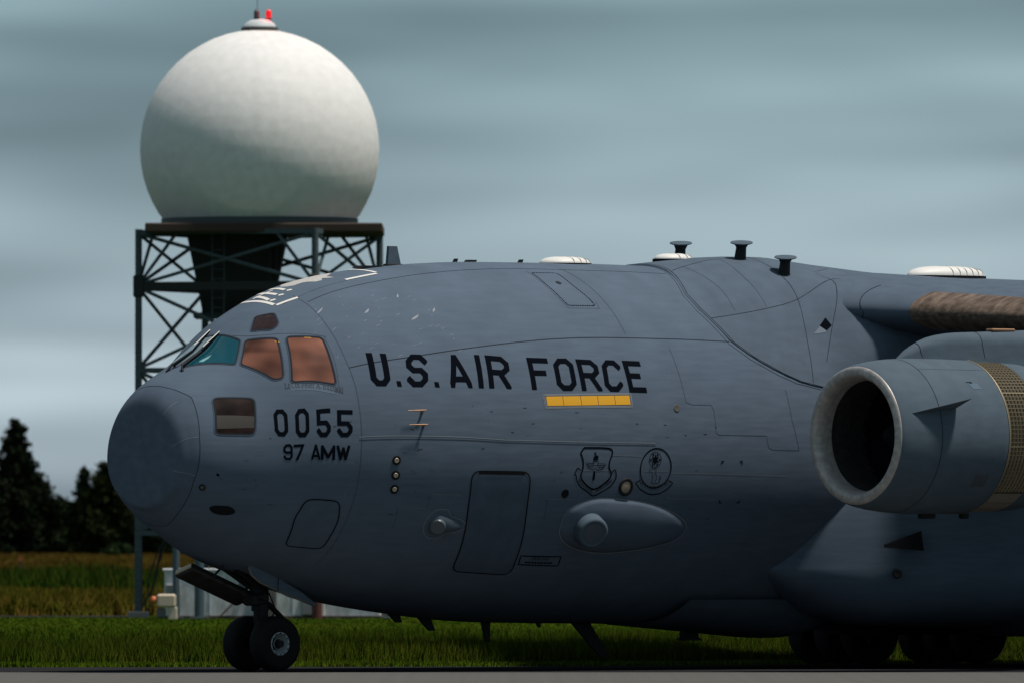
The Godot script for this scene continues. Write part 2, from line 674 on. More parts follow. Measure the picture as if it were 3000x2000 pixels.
func materials() -> void:
	var streak := noise_tex(0.016, 0.88, 1.0, 512, 5, 3)
	M.skin = textured(paint(0.12, 0.162, 0.222, 0.9, 0.0, 0.16), streak, Vector3(0.12, 0.9, 0.12))
	M.skin_fairing = textured(paint(0.11, 0.148, 0.2, 0.9, 0.0, 0.16), streak, Vector3(0.2, 0.5, 0.2))
	M.skin_radome = textured(paint(0.112, 0.152, 0.208, 0.9, 0.0, 0.16), streak, Vector3(0.3, 0.5, 0.3))
	M.cowl = textured(paint(0.098, 0.138, 0.18, 0.85, 0.0, 0.3), streak, Vector3(0.2, 0.6, 0.2))
	M.black = paint(0.005, 0.007, 0.011, 0.95, 0.0, 0.04)
	M.seam = paint(0.026, 0.033, 0.045, 0.85, 0.0, 0.2)
	M.seam_soft = paint(0.07, 0.093, 0.128, 0.85, 0.0, 0.25)
	M.seam_light = paint(0.22, 0.25, 0.28, 0.6)
	M.dark = paint(0.01, 0.011, 0.014, 0.8, 0.0, 0.25)
	M.dark_steel = paint(0.018, 0.02, 0.023, 0.6, 0.2, 0.3)
	M.rubber = paint(0.008, 0.008, 0.009, 0.75, 0.0, 0.3)
	M.rim = paint(0.32, 0.37, 0.40, 0.5, 0.3)
	M.white = paint(0.8, 0.8, 0.78, 0.5)
	M.tape = paint(0.82, 0.8, 0.76, 0.6)
	M.yellow = paint(0.78, 0.39, 0.012, 0.6)
	M.bronze = paint(0.42, 0.24, 0.14, 0.4, 0.6)
	M.beige = paint(0.5, 0.42, 0.32, 0.4, 0.3)
	M.copper = textured(paint(0.5, 0.205, 0.135, 0.2, 0.4), noise_tex(0.008, 0.3, 1.0, 256, 2, 17), Vector3(0.55, 0.9, 0.55))
	M.copper_dark = textured(paint(0.05, 0.026, 0.022, 0.3, 0.2, 0.3), noise_tex(0.012, 0.2, 1.0, 256, 3, 18), Vector3(0.8, 0.8, 0.8))
	M.copper_mid = textured(paint(0.12, 0.062, 0.06, 0.25, 0.4), noise_tex(0.01, 0.3, 1.0, 256, 3, 19), Vector3(0.9, 0.9, 0.9))
	M.glass_teal = paint(0.004, 0.075, 0.105, 0.12, 0.1)
	M.glass_painted_sky = paint(0.35, 0.45, 0.5, 0.1, 0.4)  # pale tone paints the bright sky reflection into the glass
	M.lip = textured(paint(0.62, 0.585, 0.565, 0.5, 0.3), noise_tex(0.03, 0.7, 1.0, 256, 4, 9), Vector3(0.8, 0.8, 0.8))
	M.slat = textured(paint(0.33, 0.245, 0.195, 0.65, 0.15, 0.3), noise_tex(0.014, 0.35, 1.0, 512, 5, 15), Vector3(0.22, 1.1, 0.9))
	M.cascade = paint(0.3, 0.25, 0.17, 0.5, 0.4)
	M.panel_beige = paint(0.3, 0.27, 0.22, 0.5, 0.2)
	M.chip = paint(0.27, 0.3, 0.35, 0.8)

# ---------------------------------------------------------------- ground, taxiway, track
func height_at(d: float) -> float:
	return lin([0, 560, 640, 720, 820, 1000, 1400, 6000], [0, 0, 0.22, 0.62, 1.12, 1.5, 1.5, 1.5], d)

func edge_at(x: float) -> float:
	return 261.5 + 0.2 * minf(x, 0.0) + 0.72 * maxf(x, 0.0)

func field_color(d: float, x: float, f: FastNoiseLite) -> Color:
	var k := 0.75 + 0.5 * f.get_noise_2d(x * 1.5, d * 0.35)
	var c := Color(0.028, 0.06, 0.008)
	if d > 452.0:
		c = Color(0.06, 0.058, 0.012)
	if d > 560.0:
		c = Color(0.03, 0.05, 0.01)
	if d > 700.0:
		c = Color(0.085, 0.062, 0.016)
	return Color(c.r * k, c.g * k, c.b * k)

func ground() -> void:
	var f := FastNoiseLite.new()
	f.seed = 5
	f.frequency = 0.08
	var mb := MB.new()
	var ds := [-3000, -200, 0, 120, 200, 240]
	var d := 250.0
	while d < 460.0:
		ds.append(d)
		d += 3.0
	while d < 1050.0:
		ds.append(d)
		d += 12.0
	ds.append_array([1200, 1500, 2200, 3500, 6500])
	var xs := [-3000, -600, -200, -90]
	var x := -60.0
	while x <= 60.0:
		xs.append(x)
		x += 2.0
	xs.append_array([90, 200, 600, 3000])
	var rows := []
	for a in ds:
		var r := PackedVector3Array()
		for b in xs:
			r.append(Vector3(b, height_at(a) - 0.004, -a))
		rows.append(r)
	mb.grid(rows, false, Vector3(0, -400, -300))
	for a in ds:
		for b in xs:
			mb.col.append(field_color(a, b, f))
	var m := paint(1, 1, 1, 1.0, 0.0, 0.0)
	m.vertex_color_use_as_albedo = true
	struct(put("ground", mb, m))
	# asphalt shoulder, darkened to paint in the aircraft shadow band, and paler concrete nearer
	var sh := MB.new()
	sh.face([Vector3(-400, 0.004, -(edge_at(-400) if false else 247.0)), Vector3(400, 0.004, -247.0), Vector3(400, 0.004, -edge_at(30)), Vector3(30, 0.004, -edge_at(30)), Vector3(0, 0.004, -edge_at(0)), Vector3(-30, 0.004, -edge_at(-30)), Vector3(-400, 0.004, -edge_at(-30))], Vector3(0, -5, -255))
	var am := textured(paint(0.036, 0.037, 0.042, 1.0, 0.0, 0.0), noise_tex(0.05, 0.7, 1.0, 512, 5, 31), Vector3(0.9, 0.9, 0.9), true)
	struct(put("shadow_toned_shoulder", sh, am))
	var tx := MB.new()
	tx.face([Vector3(-400, 0.008, -226), Vector3(400, 0.008, -226), Vector3(400, 0.008, -248.7), Vector3(-400, 0.008, -248.7)], Vector3(0, -5, -100))
	var tm := textured(paint(0.165, 0.162, 0.155, 1.0, 0.0, 0.0), noise_tex(0.02, 0.72, 1.0, 1024, 6, 33), Vector3(0.12, 0.5, 0.5), true)
	struct(put("taxiway", tx, tm))
	# tarred joints between the concrete slabs
	var j := MB.new()
	for z in [-247.9, -245.0]:
		j.face([Vector3(-60, 0.012, z), Vector3(60, 0.012, z), Vector3(60, 0.012, z - 0.03), Vector3(-60, 0.012, z - 0.03)], Vector3(0, -5, z))
	var jo := put("taxiway_joints", j, paint(0.07, 0.07, 0.068, 1.0, 0.0, 0.0))
	struct(jo)
	var tr := MB.new()
	tr.face([Vector3(-200, 0.006, -440), Vector3(-12.7, 0.006, -441), Vector3(-12.5, 0.006, -453), Vector3(-200, 0.006, -454)], Vector3(-60, -5, -445))
	struct(put("access_track", tr, textured(paint(0.06, 0.058, 0.06, 1.0, 0.0, 0.0), noise_tex(0.06, 0.6, 1.0, 256, 4, 41), Vector3(0.4, 0.4, 0.4), true)))

# ---------------------------------------------------------------- grass
func blade_mesh(blades: int, spread: float, hgt: float, wide: float, sd: int) -> ArrayMesh:
	var r := RandomNumberGenerator.new()
	r.seed = sd
	var mb := MB.new()
	for i in blades:
		var p := Vector3(r.randf_range(-1, 1), 0, r.randf_range(-1, 1)) * spread
		var h := hgt * r.randf_range(0.5, 1.0)
		var t := r.randf() * TAU
		var side := Vector3(cos(t), 0, sin(t)) * wide * r.randf_range(0.6, 1.2)
		var lean := Vector3(r.randf_range(-1, 1), 0, r.randf_range(-1, 1)) * h * 0.35
		var q := Vector3(side.z, 0.4 * wide, -side.x).normalized()
		var a := mb.vert(p - side, q)
		var b := mb.vert(p + side, q)
		var c := mb.vert(p + lean * 0.4 + Vector3(0, h * 0.6, 0) + side * 0.7, q)
		var d := mb.vert(p + lean * 0.4 + Vector3(0, h * 0.6, 0) - side * 0.7, q)
		var e := mb.vert(p + lean + Vector3(0, h, 0), q)
		mb.tri(a, b, c)
		mb.tri(a, c, d)
		mb.tri(d, c, e)
	return mb.mesh()

func scatter(called: String, me: Mesh, mat: Material, places: Array, cols: Array) -> void:
	var mm := MultiMesh.new()
	mm.transform_format = MultiMesh.TRANSFORM_3D
	mm.use_colors = true
	mm.mesh = me
	mm.instance_count = places.size()
	for i in places.size():
		mm.set_instance_transform(i, places[i])
		mm.set_instance_color(i, cols[i])
	var o := MultiMeshInstance3D.new()
	o.multimesh = mm
	o.material_override = mat
	o.name = numbered(called)
	add_child(o)
	o.set_meta("kind", "stuff")

func grass() -> void:
	var r := RandomNumberGenerator.new()
	r.seed = 77
	var f := FastNoiseLite.new()
	f.seed = 8
	f.frequency = 0.22
	var leaf := paint(1, 1, 1, 0.9, 0.0, 0.05)
	leaf.vertex_color_use_as_albedo = true
	leaf.backlight = Color(0.25, 0.25, 0.1)
	# [name, blade mesh, from, to, margin, count, low tone, high tone, dry tone, scale, only left of]
	var zones := [
		["verge_grass", blade_mesh(22, 0.22, 0.12, 0.009, 1), 0.0, 3.0, 5.0, 6500, Color(0.05, 0.095, 0.005), Color(0.085, 0.14, 0.008), Color(0.09, 0.1, 0.015), 0.0, 99.0],
		["tall_grass", blade_mesh(26, 0.3, 0.5, 0.008, 2), 2.4, 36.0, 5.0, 15000, Color(0.012, 0.026, 0.003), Color(0.052, 0.085, 0.006), Color(0.082, 0.08, 0.012), 0.0, 99.0],
		["meadow_grass", blade_mesh(24, 0.5, 0.46, 0.015, 3), 34.0, 178.0, 6.0, 18000, Color(0.018, 0.045, 0.003), Color(0.05, 0.092, 0.006), Color(0.07, 0.072, 0.01), 0.85, 99.0],
		["field_weeds", blade_mesh(24, 0.9, 0.6, 0.03, 4), 192.0, 320.0, 8.0, 9000, Color(0.05, 0.048, 0.007), Color(0.09, 0.09, 0.01), Color(0.15, 0.09, 0.02), 0.0, 2.0],
		["dark_weeds", blade_mesh(28, 1.0, 1.0, 0.045, 5), 330.0, 420.0, 8.0, 5000, Color(0.012, 0.03, 0.004), Color(0.03, 0.06, 0.006), Color(0.06, 0.06, 0.01), 0.0, 2.0],
		["dry_field_grass", blade_mesh(28, 1.1, 0.42, 0.045, 6), 440.0, 745.0, 10.0, 14000, Color(0.055, 0.042, 0.008), Color(0.1, 0.068, 0.013), Color(0.15, 0.095, 0.022), 0.0, 2.0],
	]
	for z in zones:
		var places := []
		var cols := []
		for i in z[5]:
			var k := r.randf()
			var depth: float = lerpf(z[2], z[3], k)
			var d0 := 261.5 + depth
			var half: float = 1530.0 / 38500.0 * d0 + z[4]
			var x := r.randf_range(-half, minf(half, z[10]))
			var d := edge_at(x) + depth if depth < 40.0 else d0
			if d > 440.0 and d < 454.0 and x < -12.6:
				continue
			var n := clampf(0.5 + 0.9 * f.get_noise_2d(x, d * 0.4) + 0.5 * f.get_noise_2d(x * 0.25 + 90.0, d * 0.1), 0.0, 1.0)
			var c: Color = z[6].lerp(z[7], clampf(n * 0.7 + r.randf() * 0.4, 0.0, 1.0))
			if r.randf() < 0.16 + 0.2 * n:
				c = c.lerp(z[8], r.randf_range(0.3, 1.0))
			var s: float = r.randf_range(0.55, 1.15) * (0.6 + 0.75 * n) * (1.0 - z[9] * smoothstep(30.0, 130.0, depth))
			places.append(Transform3D(Basis(Vector3.UP, r.randf() * TAU).scaled(Vector3(1, s, 1)), Vector3(x, height_at(d) - 0.005, -d)))
			cols.append(c)
		scatter(z[0], z[1], leaf, places, cols)

# ---------------------------------------------------------------- trees
func leaf_cloud(mb: MB, pts: Array, size: float, r: RandomNumberGenerator) -> void:
	for p in pts:
		var q: Vector3 = Vector3(r.randf_range(-1, 1), r.randf_range(-0.3, 1), r.randf_range(-1, 1)).normalized()
		var u := q.cross(Vector3(r.randf_range(-1, 1), r.randf_range(-1, 1), r.randf_range(-1, 1))).normalized()
		var w := q.cross(u)
		var s := size * r.randf_range(0.6, 1.3)
		var t := 0.75 + 0.5 * r.randf()
		var a := mb.vert(p - u * s, q)
		var b := mb.vert(p + w * s * 0.6, q)
		var c := mb.vert(p + u * s, q)
		var d := mb.vert(p - w * s * 0.6, q)
		mb.tri(a, b, c)
		mb.tri(a, c, d)
		for k in 4:
			mb.col.append(Color(t, t * 1.02, t * 0.9))

func tree(called: String, label: String, at: Vector3, hgt: float, prof: Array, leaves: int, tone: Color, sd: int, group := "") -> void:
	var r := RandomNumberGenerator.new()
	r.seed = sd
	var o := thing(called, label, "tree", at, 0.0, group)
	var tk := MB.new()
	tk.tube([Vector3.ZERO, Vector3(0.05, hgt * 0.4, 0), Vector3(-0.03, hgt * 0.8, 0.05), Vector3(0, hgt * 0.97, 0)], [0.22, 0.16, 0.07, 0.02], 8)
	var pts := []
	var limbs := 34
	for i in limbs:
		var t := pow(float(i) / limbs, 0.9) * 0.93 + 0.04
		var reach: float = lin(prof[0], prof[1], t) * r.randf_range(0.65, 1.2)
		var an := i * 2.4 + r.randf() * 0.8
		var p0 := Vector3(0, hgt * t, 0)
		var p1 := p0 + Vector3(cos(an) * reach, reach * r.randf_range(-0.05, 0.4), sin(an) * reach)
		tk.tube([p0, p1], [0.05 * (1.1 - t) + 0.01, 0.01], 5, false)
		var share := int(leaves * (reach + 0.25) / (limbs * 1.6))
		for k in share:
			var s := pow(r.randf(), 0.7)
			var c := p0.lerp(p1, s)
			var j := (0.18 + 0.3 * reach * (1.0 - s * 0.55)) 
			pts.append(c + Vector3(r.randfn(), r.randfn() * 0.8 + 0.2, r.randfn()) * j * 0.62)
	var wood := paint(0.03, 0.025, 0.02, 0.9)
	put("trunk", tk, wood, o)
	var cr := MB.new()
	leaf_cloud(cr, pts, 0.2, r)
	var m := paint(tone.r * 0.9, tone.g * 0.9, tone.b * 0.9, 0.9, 0.0, 0.0)
	m.vertex_color_use_as_albedo = true
	m.metallic_specular = 0.0
	put("crown", cr, m, o)

func trees() -> void:
	var cone := [[0.0, 0.08, 0.3, 0.6, 0.85, 1.0], [2.6, 3.2, 2.7, 1.7, 0.8, 0.15]]
	var round := [[0.0, 0.1, 0.35, 0.65, 0.88, 1.0], [1.9, 2.6, 2.6, 1.9, 1.0, 0.3]]
	var spire := [[0.0, 0.1, 0.4, 0.7, 0.85, 1.0], [1.8, 2.0, 1.5, 0.75, 0.3, 0.1]]
	var g := "dark trees along the far edge of the field"
	var dk := Color(0.014, 0.021, 0.012)
	var y := 1.45
	tree("conifer_tree", "tallest dark conifer at the left edge of the treeline", Vector3(-37.8, y, -1000), 10.9, cone, 9000, dk, 1, g)
	tree("conifer_tree", "dark conifer shoulder standing just right of the tallest conifer", Vector3(-36.0, y, -1003), 6.3, cone, 5000, dk, 2, g)
	tree("conifer_tree", "dark tree cut by the left picture edge beside the tallest conifer", Vector3(-40.2, y, -996), 8.2, cone, 5500, dk, 8, g)
	tree("slender_tree", "slender pointed tree in the gap between conifer and aircraft nose", Vector3(-32.6, y, -1000), 7.1, spire, 4200, Color(0.02, 0.034, 0.017), 3, g)
	tree("bushy_tree", "low bushy tree at the foot of the slender pointed tree", Vector3(-33.9, y, -1004), 4.4, round, 3600, Color(0.016, 0.026, 0.012), 4, g)
	tree("round_tree", "round topped tree whose crown touches the aircraft nose", Vector3(-30.8, y, -998), 7.3, round, 6000, Color(0.02, 0.028, 0.011), 5, g)
	tree("bushy_tree", "bushy tree hidden mostly behind the grey nose cone", Vector3(-28.4, y, -1002), 5.6, round, 5200, Color(0.017, 0.028, 0.013), 6, g)
	tree("bushy_tree", "dark bushy tree seen right of the tower leg under the nose", Vector3(-26.3, y, -1004), 4.2, round, 4200, Color(0.015, 0.024, 0.012), 7, g)
	# small rounded bush at the foot of the trees
	var r := RandomNumberGenerator.new()
	r.seed = 44
	var o := thing("round_bush", "small rounded green bush at the foot of the treeline", "bush", Vector3(-29.4, 1.45, -985))
	var st := MB.new()
	var pts := []
	for i in 9:
		var p := Vector3(r.randf_range(-1, 1) * 0.9, r.randf_range(0.3, 0.9), r.randf_range(-0.6, 0.6))
		st.tube([Vector3.ZERO, p], [0.03, 0.01], 5, false)
		for k in 90:
			pts.append(p + Vector3(r.randfn(), r.randfn() * 0.7, r.randfn()) * 0.28)
	put("stem", st, paint(0.03, 0.025, 0.02, 0.9), o)
	var cr := MB.new()
	leaf_cloud(cr, pts, 0.14, r)
	var m := paint(0.02, 0.04, 0.014, 0.8, 0.0, 0.2)
	m.vertex_color_use_as_albedo = true
	put("foliage", cr, m, o)

# ---------------------------------------------------------------- radar tower
func radar_tower() -> void:
	var T := thing("radar_tower", "tall steel lattice tower carrying a white radar dome behind the aircraft nose", "radar tower", Vector3(-8.46, 0, -440))
	var steel := textured(paint(0.115, 0.155, 0.175, 0.8, 0.0, 0.2), noise_tex(0.05, 0.7, 1.0, 256, 4, 51), Vector3(0.6, 0.6, 0.6))
	var brown := paint(0.05, 0.032, 0.021, 0.8)
	var dark := paint(0.018, 0.022, 0.022, 0.8)
	# dome of many slightly flat panels
	var dome := MB.new()
	var c := Vector3(0, 15.68, 0)
	var low := c.y - 4.0 * sin(deg_to_rad(38.5))
	var corners := []
	for k in 5:
		var t := TAU * k / 5.0
		corners.append([Vector3(0, 1, 0), Vector3(cos(t) * 0.894, 0.447, sin(t) * 0.894), Vector3(cos(t + TAU / 5.0) * 0.894, 0.447, sin(t + TAU / 5.0) * 0.894)])
		var u := t + TAU / 10.0
		var a := Vector3(cos(t) * 0.894, 0.447, sin(t) * 0.894)
		var b := Vector3(cos(t + TAU / 5.0) * 0.894, 0.447, sin(t + TAU / 5.0) * 0.894)
		var e := Vector3(cos(u) * 0.894, -0.447, sin(u) * 0.894)
		var g := Vector3(cos(u - TAU / 5.0) * 0.894, -0.447, sin(u - TAU / 5.0) * 0.894)
		corners.append([a, b, e])
		corners.append([a, e, g])
		corners.append([Vector3(0, -1, 0), g, e])
	var fq := 9
	var turn := Basis(Vector3.UP, 0.31) * Basis(Vector3.RIGHT, 0.2)
	for f3 in corners:
		for i in fq:
			for j in fq - i:
				for half in [0, 1]:
					if half == 1 and i + j >= fq - 1:
						continue
					var grid_pts := [[i, j], [i + 1, j], [i, j + 1]] if half == 0 else [[i + 1, j], [i + 1, j + 1], [i, j + 1]]
					var p3 := []
					for q in grid_pts:
						var w: Vector3 = f3[0] * (fq - q[0] - q[1]) + f3[1] * q[0] + f3[2] * q[1]
						var p: Vector3 = c + turn * w.normalized() * 4.015
						p3.append(Vector3(p.x, maxf(p.y, low), p.z))
					var mid: Vector3 = (p3[0] + p3[1] + p3[2]) / 3.0
					if mid.y < low + 0.02:
						continue
					var fn: Vector3 = (p3[1] - p3[0]).cross(p3[2] - p3[0]).normalized()
					if fn.dot(mid - c) < 0.0:
						fn = -fn
					var s := dome.v.size()
					for p in p3:
						dome.vert(p, ((p - c).normalized().lerp(fn, 0.28)).normalized())
					dome.tri(s, s + 1, s + 2)
	var dm := textured(paint(0.95, 0.95, 0.94, 0.6, 0.0, 0.2), noise_tex(0.016, 0.92, 1.0, 512, 4, 61), Vector3(0.25, 0.25, 0.25))
	dm.backlight = Color(1.0, 1.0, 0.98)
	put("dome", dome, dm, T)
	# crown cap, lamps, lightning rod
	var cap := MB.new()
	cap.lathe([[0.0, 0.62], [0.18, 0.62], [0.2, 0.56]], Vector3(0, 19.58, 0), Vector3.UP, 24)
	put("cap_ring", cap, paint(0.05, 0.05, 0.045, 0.8), T)
	var lid := MB.new()
	lid.lathe([[0.0, 0.55], [0.12, 0.5], [0.24, 0.3], [0.28, 0.0]], Vector3(0, 19.78, 0), Vector3.UP, 24)
	put("cap_lid", lid, paint(0.6, 0.66, 0.68, 0.6), T)
	var rod := MB.new()
	rod.tube([Vector3(-0.08, 20.0, 0), Vector3(-0.08, 21.6, 0)], [0.012, 0.008], 6)
	put("lightning_rod", rod, dark, T)
	for s in [0, 1]:
		var bx := -0.1 if s == 0 else 0.3
		var lamp := MB.new()
		lamp.lathe([[0.0, 0.1], [0.06, 0.1], [0.07, 0.085]], Vector3(bx, 20.02, 0.1), Vector3.UP, 14)
		var base := put("beacon", lamp, dark, T, "unlit dark beacon" if s == 0 else "lit red beacon")
		var gl := MB.new()
		gl.lathe([[0.0, 0.1], [0.16, 0.1], [0.24, 0.07], [0.27, 0.0]], Vector3(bx, 20.1, 0.1), Vector3.UP, 14)
		var gm := paint(0.09, 0.06, 0.065, 0.3)
		if s == 1:
			gm = paint(0.5, 0.02, 0.03, 0.3)
			gm.emission_enabled = true
			gm.emission = Color(1.0, 0.05, 0.08)
			gm.emission_energy_multiplier = 0.7
		put("lamp_glass", gl, gm, base)
		if s == 1:
			var li := OmniLight3D.new()
			li.name = "beacon_light"
			base.add_child(li)
			li.position = Vector3(bx, 20.24, 0.1)
			li.light_color = Color(1.0, 0.08, 0.1)
			li.light_energy = 0.15
			li.light_size = 0.1
			li.omni_range = 8.0
			li.omni_attenuation = 2.0
			li.shadow_enabled = true
	# deck under the dome
	var deck := MB.new()
	deck.slab(Vector3(0.2, 12.98, 0), Vector3(7.9, 0.3, 7.0), Basis(), 0.04)
	put("deck", deck, brown, T)
	var coll := MB.new()
	coll.lathe([[0.0, 3.3], [0.22, 3.3], [0.24, 3.1]], Vector3(0, 13.13, 0), Vector3.UP, 48)
	put("dome_collar", coll, paint(0.05, 0.065, 0.07, 0.7), T)
	var fl := MB.new()  # unseen white floor, added to bounce light up inside the dome
	fl.lathe([[0.0, 3.08], [0.06, 3.06], [0.07, 0.0]], Vector3(0, 13.2, 0), Vector3.UP, 48)
	put("dome_bounce_floor", fl, M.white, T)
	# equipment room hung under the deck
	var room := MB.new()
	var rc := []
	for q in [[10.2, 1.15], [12.84, 1.68]]:
		for s in [[-1, -1], [1, -1], [1, 1], [-1, 1]]:
			rc.append(Vector3(-0.75 + s[0] * q[1], q[0], -0.4 + s[1] * q[1] * 0.95))
	room.hexa(rc)
	put("equipment_room", room, dark, T)
	var floor_ := MB.new()
	floor_.slab(Vector3(-0.6, 10.1, -0.4), Vector3(3.2, 0.18, 3.0), Basis(), 0.03)
	put("catwalk", floor_, paint(0.03, 0.045, 0.05, 0.8), T)
	# four legs, rings of beams and crossed braces
	var feet := []
	for k in 4:
		var an := deg_to_rad(154.4 + 90.0 * k)
		feet.append(Vector3(cos(an) * 4.44, 0, sin(an) * 4.44))
	var levels := [0.0, 2.84, 5.5, 8.27, 11.05, 12.85]
	for p in feet:
		var l := MB.new()
		l.tube([p, p + Vector3(0, 12.95, 0)], [0.13, 0.115], 12)
		put("leg", l, steel, T)
		var pd := MB.new()
		pd.slab(p + Vector3(0, 0.1, 0), Vector3(0.7, 0.25, 0.7), Basis(), 0.03)
		put("footing", pd, paint(0.2, 0.2, 0.19, 0.9), T)
		var gs := MB.new()
		gs.slab(p + Vector3(0, 11.05, 0), Vector3(0.36, 0.75, 0.36), Basis(), 0.05)
		put("gusset", gs, dark, T)
	for k in 4:
		var p: Vector3 = feet[k]
		var q: Vector3 = feet[(k + 1) % 4]
		for i in range(1, 6):
			var b := MB.new()
			var u := Vector3(0, levels[i], 0)
			b.bar(p + u, q + u, 0.16, 0.28 if i == 4 else 0.16)
			put("beam", b, dark if i == 4 else steel, T)
		for i in range(0, 5):
			var lo := Vector3(0, levels[i] + 0.05, 0)
			var hi := Vector3(0, levels[i + 1] - 0.05, 0)
			if i == 0 and k != 2:
				continue
			for s in [0, 1]:
				var b := MB.new()
				if s == 0:
					b.tube([p + lo, q + hi], [0.062, 0.062], 8)
				else:
					b.tube([q + lo, p + hi], [0.058, 0.058], 8)
				put("brace", b, steel, T)
		# short fan braces under the deck
		for s in [0.22, 0.78]:
			var b := MB.new()
			b.tube([p.lerp(q, 0.0 if s < 0.5 else 1.0) + Vector3(0, 11.1, 0), p.lerp(q, s) + Vector3(0, 12.85, 0)], [0.06, 0.06], 8)
			put("brace", b, steel, T)
	var ld := MB.new()
	for x in [-1.55, -1.15]:
		ld.tube([Vector3(x, 0.1, 3.1), Vector3(x, 12.9, 1.6)], [0.035, 0.035], 6)
	for k in 38:
		var t := (k + 1) / 40.0
		ld.tube([Vector3(-1.55, 0.1 + 12.8 * t, 3.1 - 1.5 * t), Vector3(-1.15, 0.1 + 12.8 * t, 3.1 - 1.5 * t)], [0.02, 0.02], 5, false)
	put("ladder", ld, steel, T)
	for p in [[0.35, 1.6], [0.55, 1.4], [1.9, 0.6]]:
		var cd := MB.new()
		cd.tube([Vector3(p[0], 0.0, p[1]), Vector3(p[0], 12.85, p[1])], [0.06, 0.06], 8)
		put("conduit", cd, dark, T)
	# bundle of cables hanging beside the left leg
	var cb := MB.new()
	var cr := RandomNumberGenerator.new()
	cr.seed = 5
	for k in 3:
		var pts := []
		var rad := []
		for i in 12:
			var t := i / 11.0
			pts.append(Vector3(-3.62 + 0.35 * sin(t * 2.6 + k) * (1.0 - t) + 0.55 * t * t + 0.05 * cr.randf_range(-1, 1) - 0.45 * (1.0 - t) * (1.0 - t), 0.1 + 2.6 * t, 1.9 + 0.06 * k))
			rad.append(0.03)
		cb.tube(pts, rad, 6)
	put("cable_bundle", cb, dark, T)

# ---------------------------------------------------------------- cabins and clutter at the foot of the tower
func cabin(label: String, at: Vector3, s: Vector3, tone: Color, seams: int) -> Node3D:
	var o := thing("equipment_cabin", label, "cabin", at)
	var b := MB.new()
	b.slab(Vector3(0, s.y / 2.0 + 0.08, 0), s, Basis(), 0.03)
	put("wall", b, textured(paint(tone.r, tone.g, tone.b, 0.6), noise_tex(0.02, 0.75, 1.0, 256, 4, 71), Vector3(0.5, 0.25, 0.5)), o)
	var rf := MB.new()
	rf.slab(Vector3(0, s.y + 0.12, 0), Vector3(s.x + 0.12, 0.09, s.z + 0.12), Basis(), 0.02)
	put("roof", rf, paint(tone.r * 0.8, tone.g * 0.82, tone.b * 0.85, 0.6), o)
	var pl := MB.new()
	pl.slab(Vector3(0, 0.05, 0), Vector3(s.x + 0.1, 0.14, s.z + 0.1), Basis(), 0.02)
	put("plinth", pl, paint(0.06, 0.05, 0.045, 0.9), o)
	for i in seams:
		var g := MB.new()
		g.slab(Vector3(-s.x / 2.0 + s.x * (i + 1) / (seams + 1), s.y / 2.0 + 0.08, s.z / 2.0 + 0.01), Vector3(0.05, s.y - 0.1, 0.03), Basis(), 0.008)
		put("wall_rib", g, paint(tone.r * 0.6, tone.g * 0.65, tone.b * 0.7, 0.6), o)
	return o

